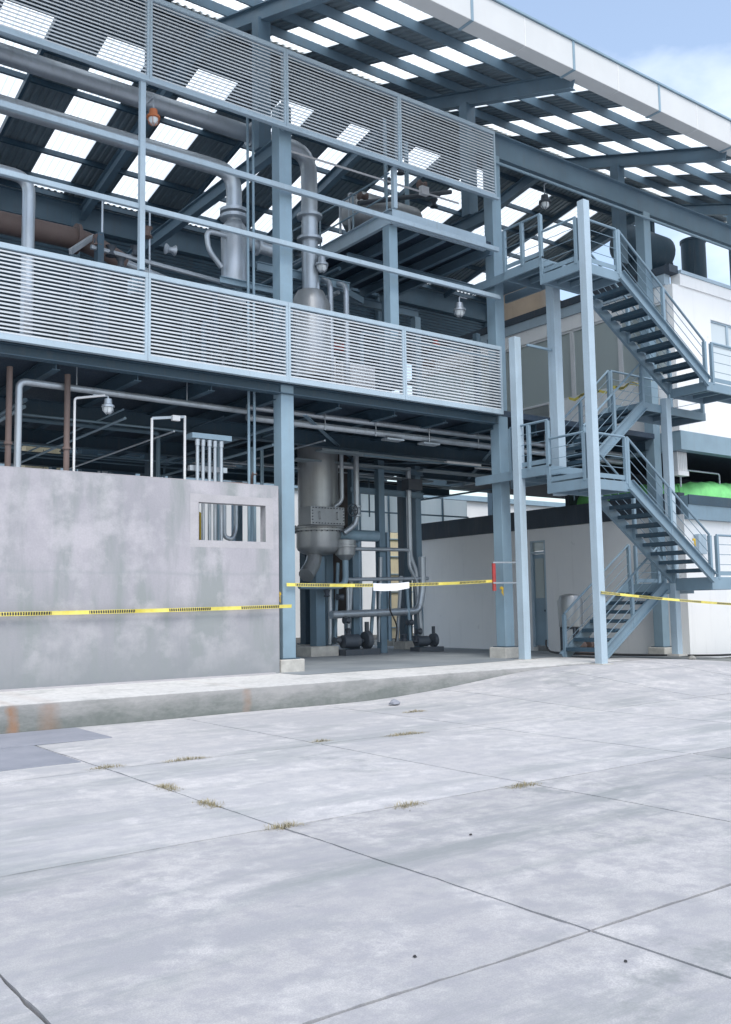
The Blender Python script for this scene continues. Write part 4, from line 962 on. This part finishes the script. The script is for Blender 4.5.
box('body', 'white_metal', t, 12.35, 13.3, 17.3, 17.9, 5.88, 6.85, bevel=.01); box('body', 'white_metal', t, 11.75, 12.25, 17.4, 17.9, 5.88, 6.95, bevel=.01)

# ------------------------------------------------------------------ what shows beyond the open back of the hall
t = thing('rear_block', 'pale rendered block beyond the open back of the hall', 'building', (22, 44, -.4))
box('wall', 'far_wall', t, -10, 48, 42, 50, -.45, 7.5); box('roof_edge', 'steel', t, -10.2, 48.2, 41.8, 50.2, 7.5, 7.8)
for k in range(12):
    x = -6+4.4*k; wn = box('window', 'frame', t, x, x+1.9, 41.94, 41.99, 1.2, 4.2); 
    for q in range(2): box('pane', 'glass', wn, x+.08+.92*q, x+.9+.92*q, 41.92, 41.935, 1.3, 4.1)
t = thing('cream_panel_gate', 'cream panelled gate lit by daylight beyond the open bay', 'gate', (28.6, 36.0, -.37))
for k in range(3): box('panel', 'cream', t, 27.6+.72*k, 28.28+.72*k, 36.0, 36.06, -.3, 4.9)
for k in range(6): MB().box(27.55, 29.8, 35.94, 35.99, .2+.85*k, .25+.85*k).build('bar', 'steel', t)
o = MB().box(23.0, 31, 33.0, 33.6, 4.9, 5.35).build('green_canopy', 'green'); tag(o, 'strip of green canopy far behind the open bay', 'canopy')
for x in (23.2, 30.8): box('prop', 'steel', o, x-.06, x+.06, 33.2, 33.3, -.37, 4.899)
# translucent screen above the lower side wall, far end of the bay
t = thing('panel_screen', 'row of pale translucent panels above the far white wall', 'screen', (24.5, 26.6, 3.6))
for k in range(5):
    x = 18.6+1.3*k; p = MB().box(x, x+1.24, 26.9, 26.94, 3.9, 5.25).build('panel', 'skylight', t)
    box('post', 'steel', t, x-.05, x-.005, 26.85, 26.99, 0, 5.3)
MB().tube([(17.5, 26.8, 4.6), (25, 26.8, 4.6)], .03, 8).build('rail', 'steel', t, smooth=True)
# assorted machines at the back left, seen over and through the wall
for k, (x, y, wx, h, mt, lab) in enumerate(((8.6, 26.9, .5, 5.9, 'cream', 'tall cream cabinet at the back left beyond the concrete wall'), (10.5, 26.9, .45, 5.75, 'white_metal', 'tall white cabinet at the back beyond the concrete wall'))):
    t = thing('tall_cabinet', lab, 'cabinet', (x, y, 0)); box('body', mt, t, x-wx, x+wx, y-.3, y+.3, 0.05, h, bevel=.02); box('base', 'grey_machine', t, x-wx+.04, x+wx-.04, y-.26, y+.26, 0, .05); box('door_seam', 'grey_machine', t, x-.008, x+.008, y-.304, y-.3, .2, h-.1)
t = thing('rear_clutter', 'dark tall racking added to break the bright strip along the open back of the hall', 'clutter', (9, 26, 0))  # invented dark uprights, added to interrupt the bright slit at the back
q = random.Random(31); x = 5.0
while x < 12.3:
    wd = q.choice((.12, .14, .2, .45, .7)); MB().box(x, x+wd, 25.6, 25.9, 0, q.uniform(5.3, 6.6)).build('upright', 'steel_dark', t); x += wd+q.uniform(.25, 1.1)
for z in (2.1, 4.4, 5.75): MB().box(5, 12.9, 25.91, 25.96, z, z+.09).build('clutter_rail', 'steel_dark', t)
t = thing('service_columns', 'dark upright pipes seen through the wall opening', 'pipes', (11.5, 19, 0))
for x, y, r0 in ((9.72, 18.3, .04), (11.05, 19.2, .09), (11.32, 19.2, .025), (11.42, 19.3, .025)): pipe('upright', 'steel', t, [(x, y, 0), (x, y, 5.0)], r0)
pipe('bend', 'galv_pipe', t, [(9.85, 18.3, 3.6), (9.85, 18.3, 2.8), (10.05, 18.3, 2.75), (10.2, 18.4, 3.0), (10.2, 18.4, 3.6)], .05, .1)

# ------------------------------------------------------------------ weeds in the joints, litter
rw = random.Random(21)
spots = ((3.84, 9.66, .42, 'dry weed tuft at the joint corner beside the cover plate'), (4.68, 9.58, .55, 'long dry weed strip on the far joint, left'), (7.66, 9.5, .7, 'longest dry weed strip along the far joint'), (6.55, 9.72, .3, 'dry weed clump where two far joints cross'),
         (3.82, 6.18, .32, 'low weed clump where the near joints cross'), (9.4, 11.4, .45, 'small weed patch near the ramp by the kerb'), (6.28, 6.12, .40, 'small weed patch on the near joint at right of centre'), (3.84, 8.2, .40, 'thin weed line down the left joint'), (5.0, 6.16, .3, 'faint weed sprouts on the near joint'), (3.78, 7.3, .35, 'sparse weed sprouts halfway down the left joint'))
for (x, y, L, lab) in spots:
    b = MB(); alongx = abs(y-8.2) > .05 and abs(y-7.3) > .05
    NB = int(620*L)+80
    for k in range(NB):
        d = L*(k/NB-.5)+rw.uniform(-.03, .03); e = rw.gauss(0, .034); px_, py_ = (x+d, y+e) if alongx else (x+e, y+d)
        z = ground_z(px_, py_)-.02; h = rw.uniform(.018, .048)*(.5+.9*math.sin(PI*(k+1)/(NB+2))); h = max(h, .026); a = rw.uniform(0, 2*PI); l = rw.uniform(.02, .07); wv = rw.uniform(.0016, .0032)
        dx, dy = math.cos(a), math.sin(a); sx, sy = -dy*wv, dx*wv
        b.add([(px_-sx, py_-sy, z), (px_+sx, py_+sy, z), (px_+dx*l*.5+sx*.7, py_+dy*l*.5+sy*.7, z+h*.75), (px_+dx*l*.5-sx*.7, py_+dy*l*.5-sy*.7, z+h*.75), (px_+dx*l, py_+dy*l, z+h)], [(0, 1, 2, 3), (3, 2, 4)])
    o = b.build('weed_tuft', 'grass'); tag(o, lab, 'weeds', 'weeds in the paving joints')
def stone(x, y, r0, lab, mt='plinth'):
    b = MB(); n = 8
    pr = [(.2*r0, 0), (r0, .1*r0), (r0*.95, .5*r0), (r0*.55, .9*r0), (.1*r0, r0)]
    b.lathe((x, y, ground_z(x, y)), pr, n); b.v = [(v[0]+rw.uniform(-.2, .2)*r0, v[1]+rw.uniform(-.2, .2)*r0, v[2]+rw.uniform(0, .15)*r0) for v in b.v]
    o = b.build('rubble_stone', mt); tag(o, lab, 'stone')
stone(9.8, 12.4, .09, 'grey lump of rubble on the paving before the open bay', 'plate'); stone(4.7, 5.1, .011, 'tiny dark stone on the near slab', 'black'); stone(2.9, 3.55, .009, 'tiny dark stone near the bottom of the picture', 'black')
stone(20.5, 14.1, .10, 'flat scrap of rubble beyond the stair foot'); stone(3.6, 2.9, .008, 'tiny dark stone near the right bottom joint', 'black')
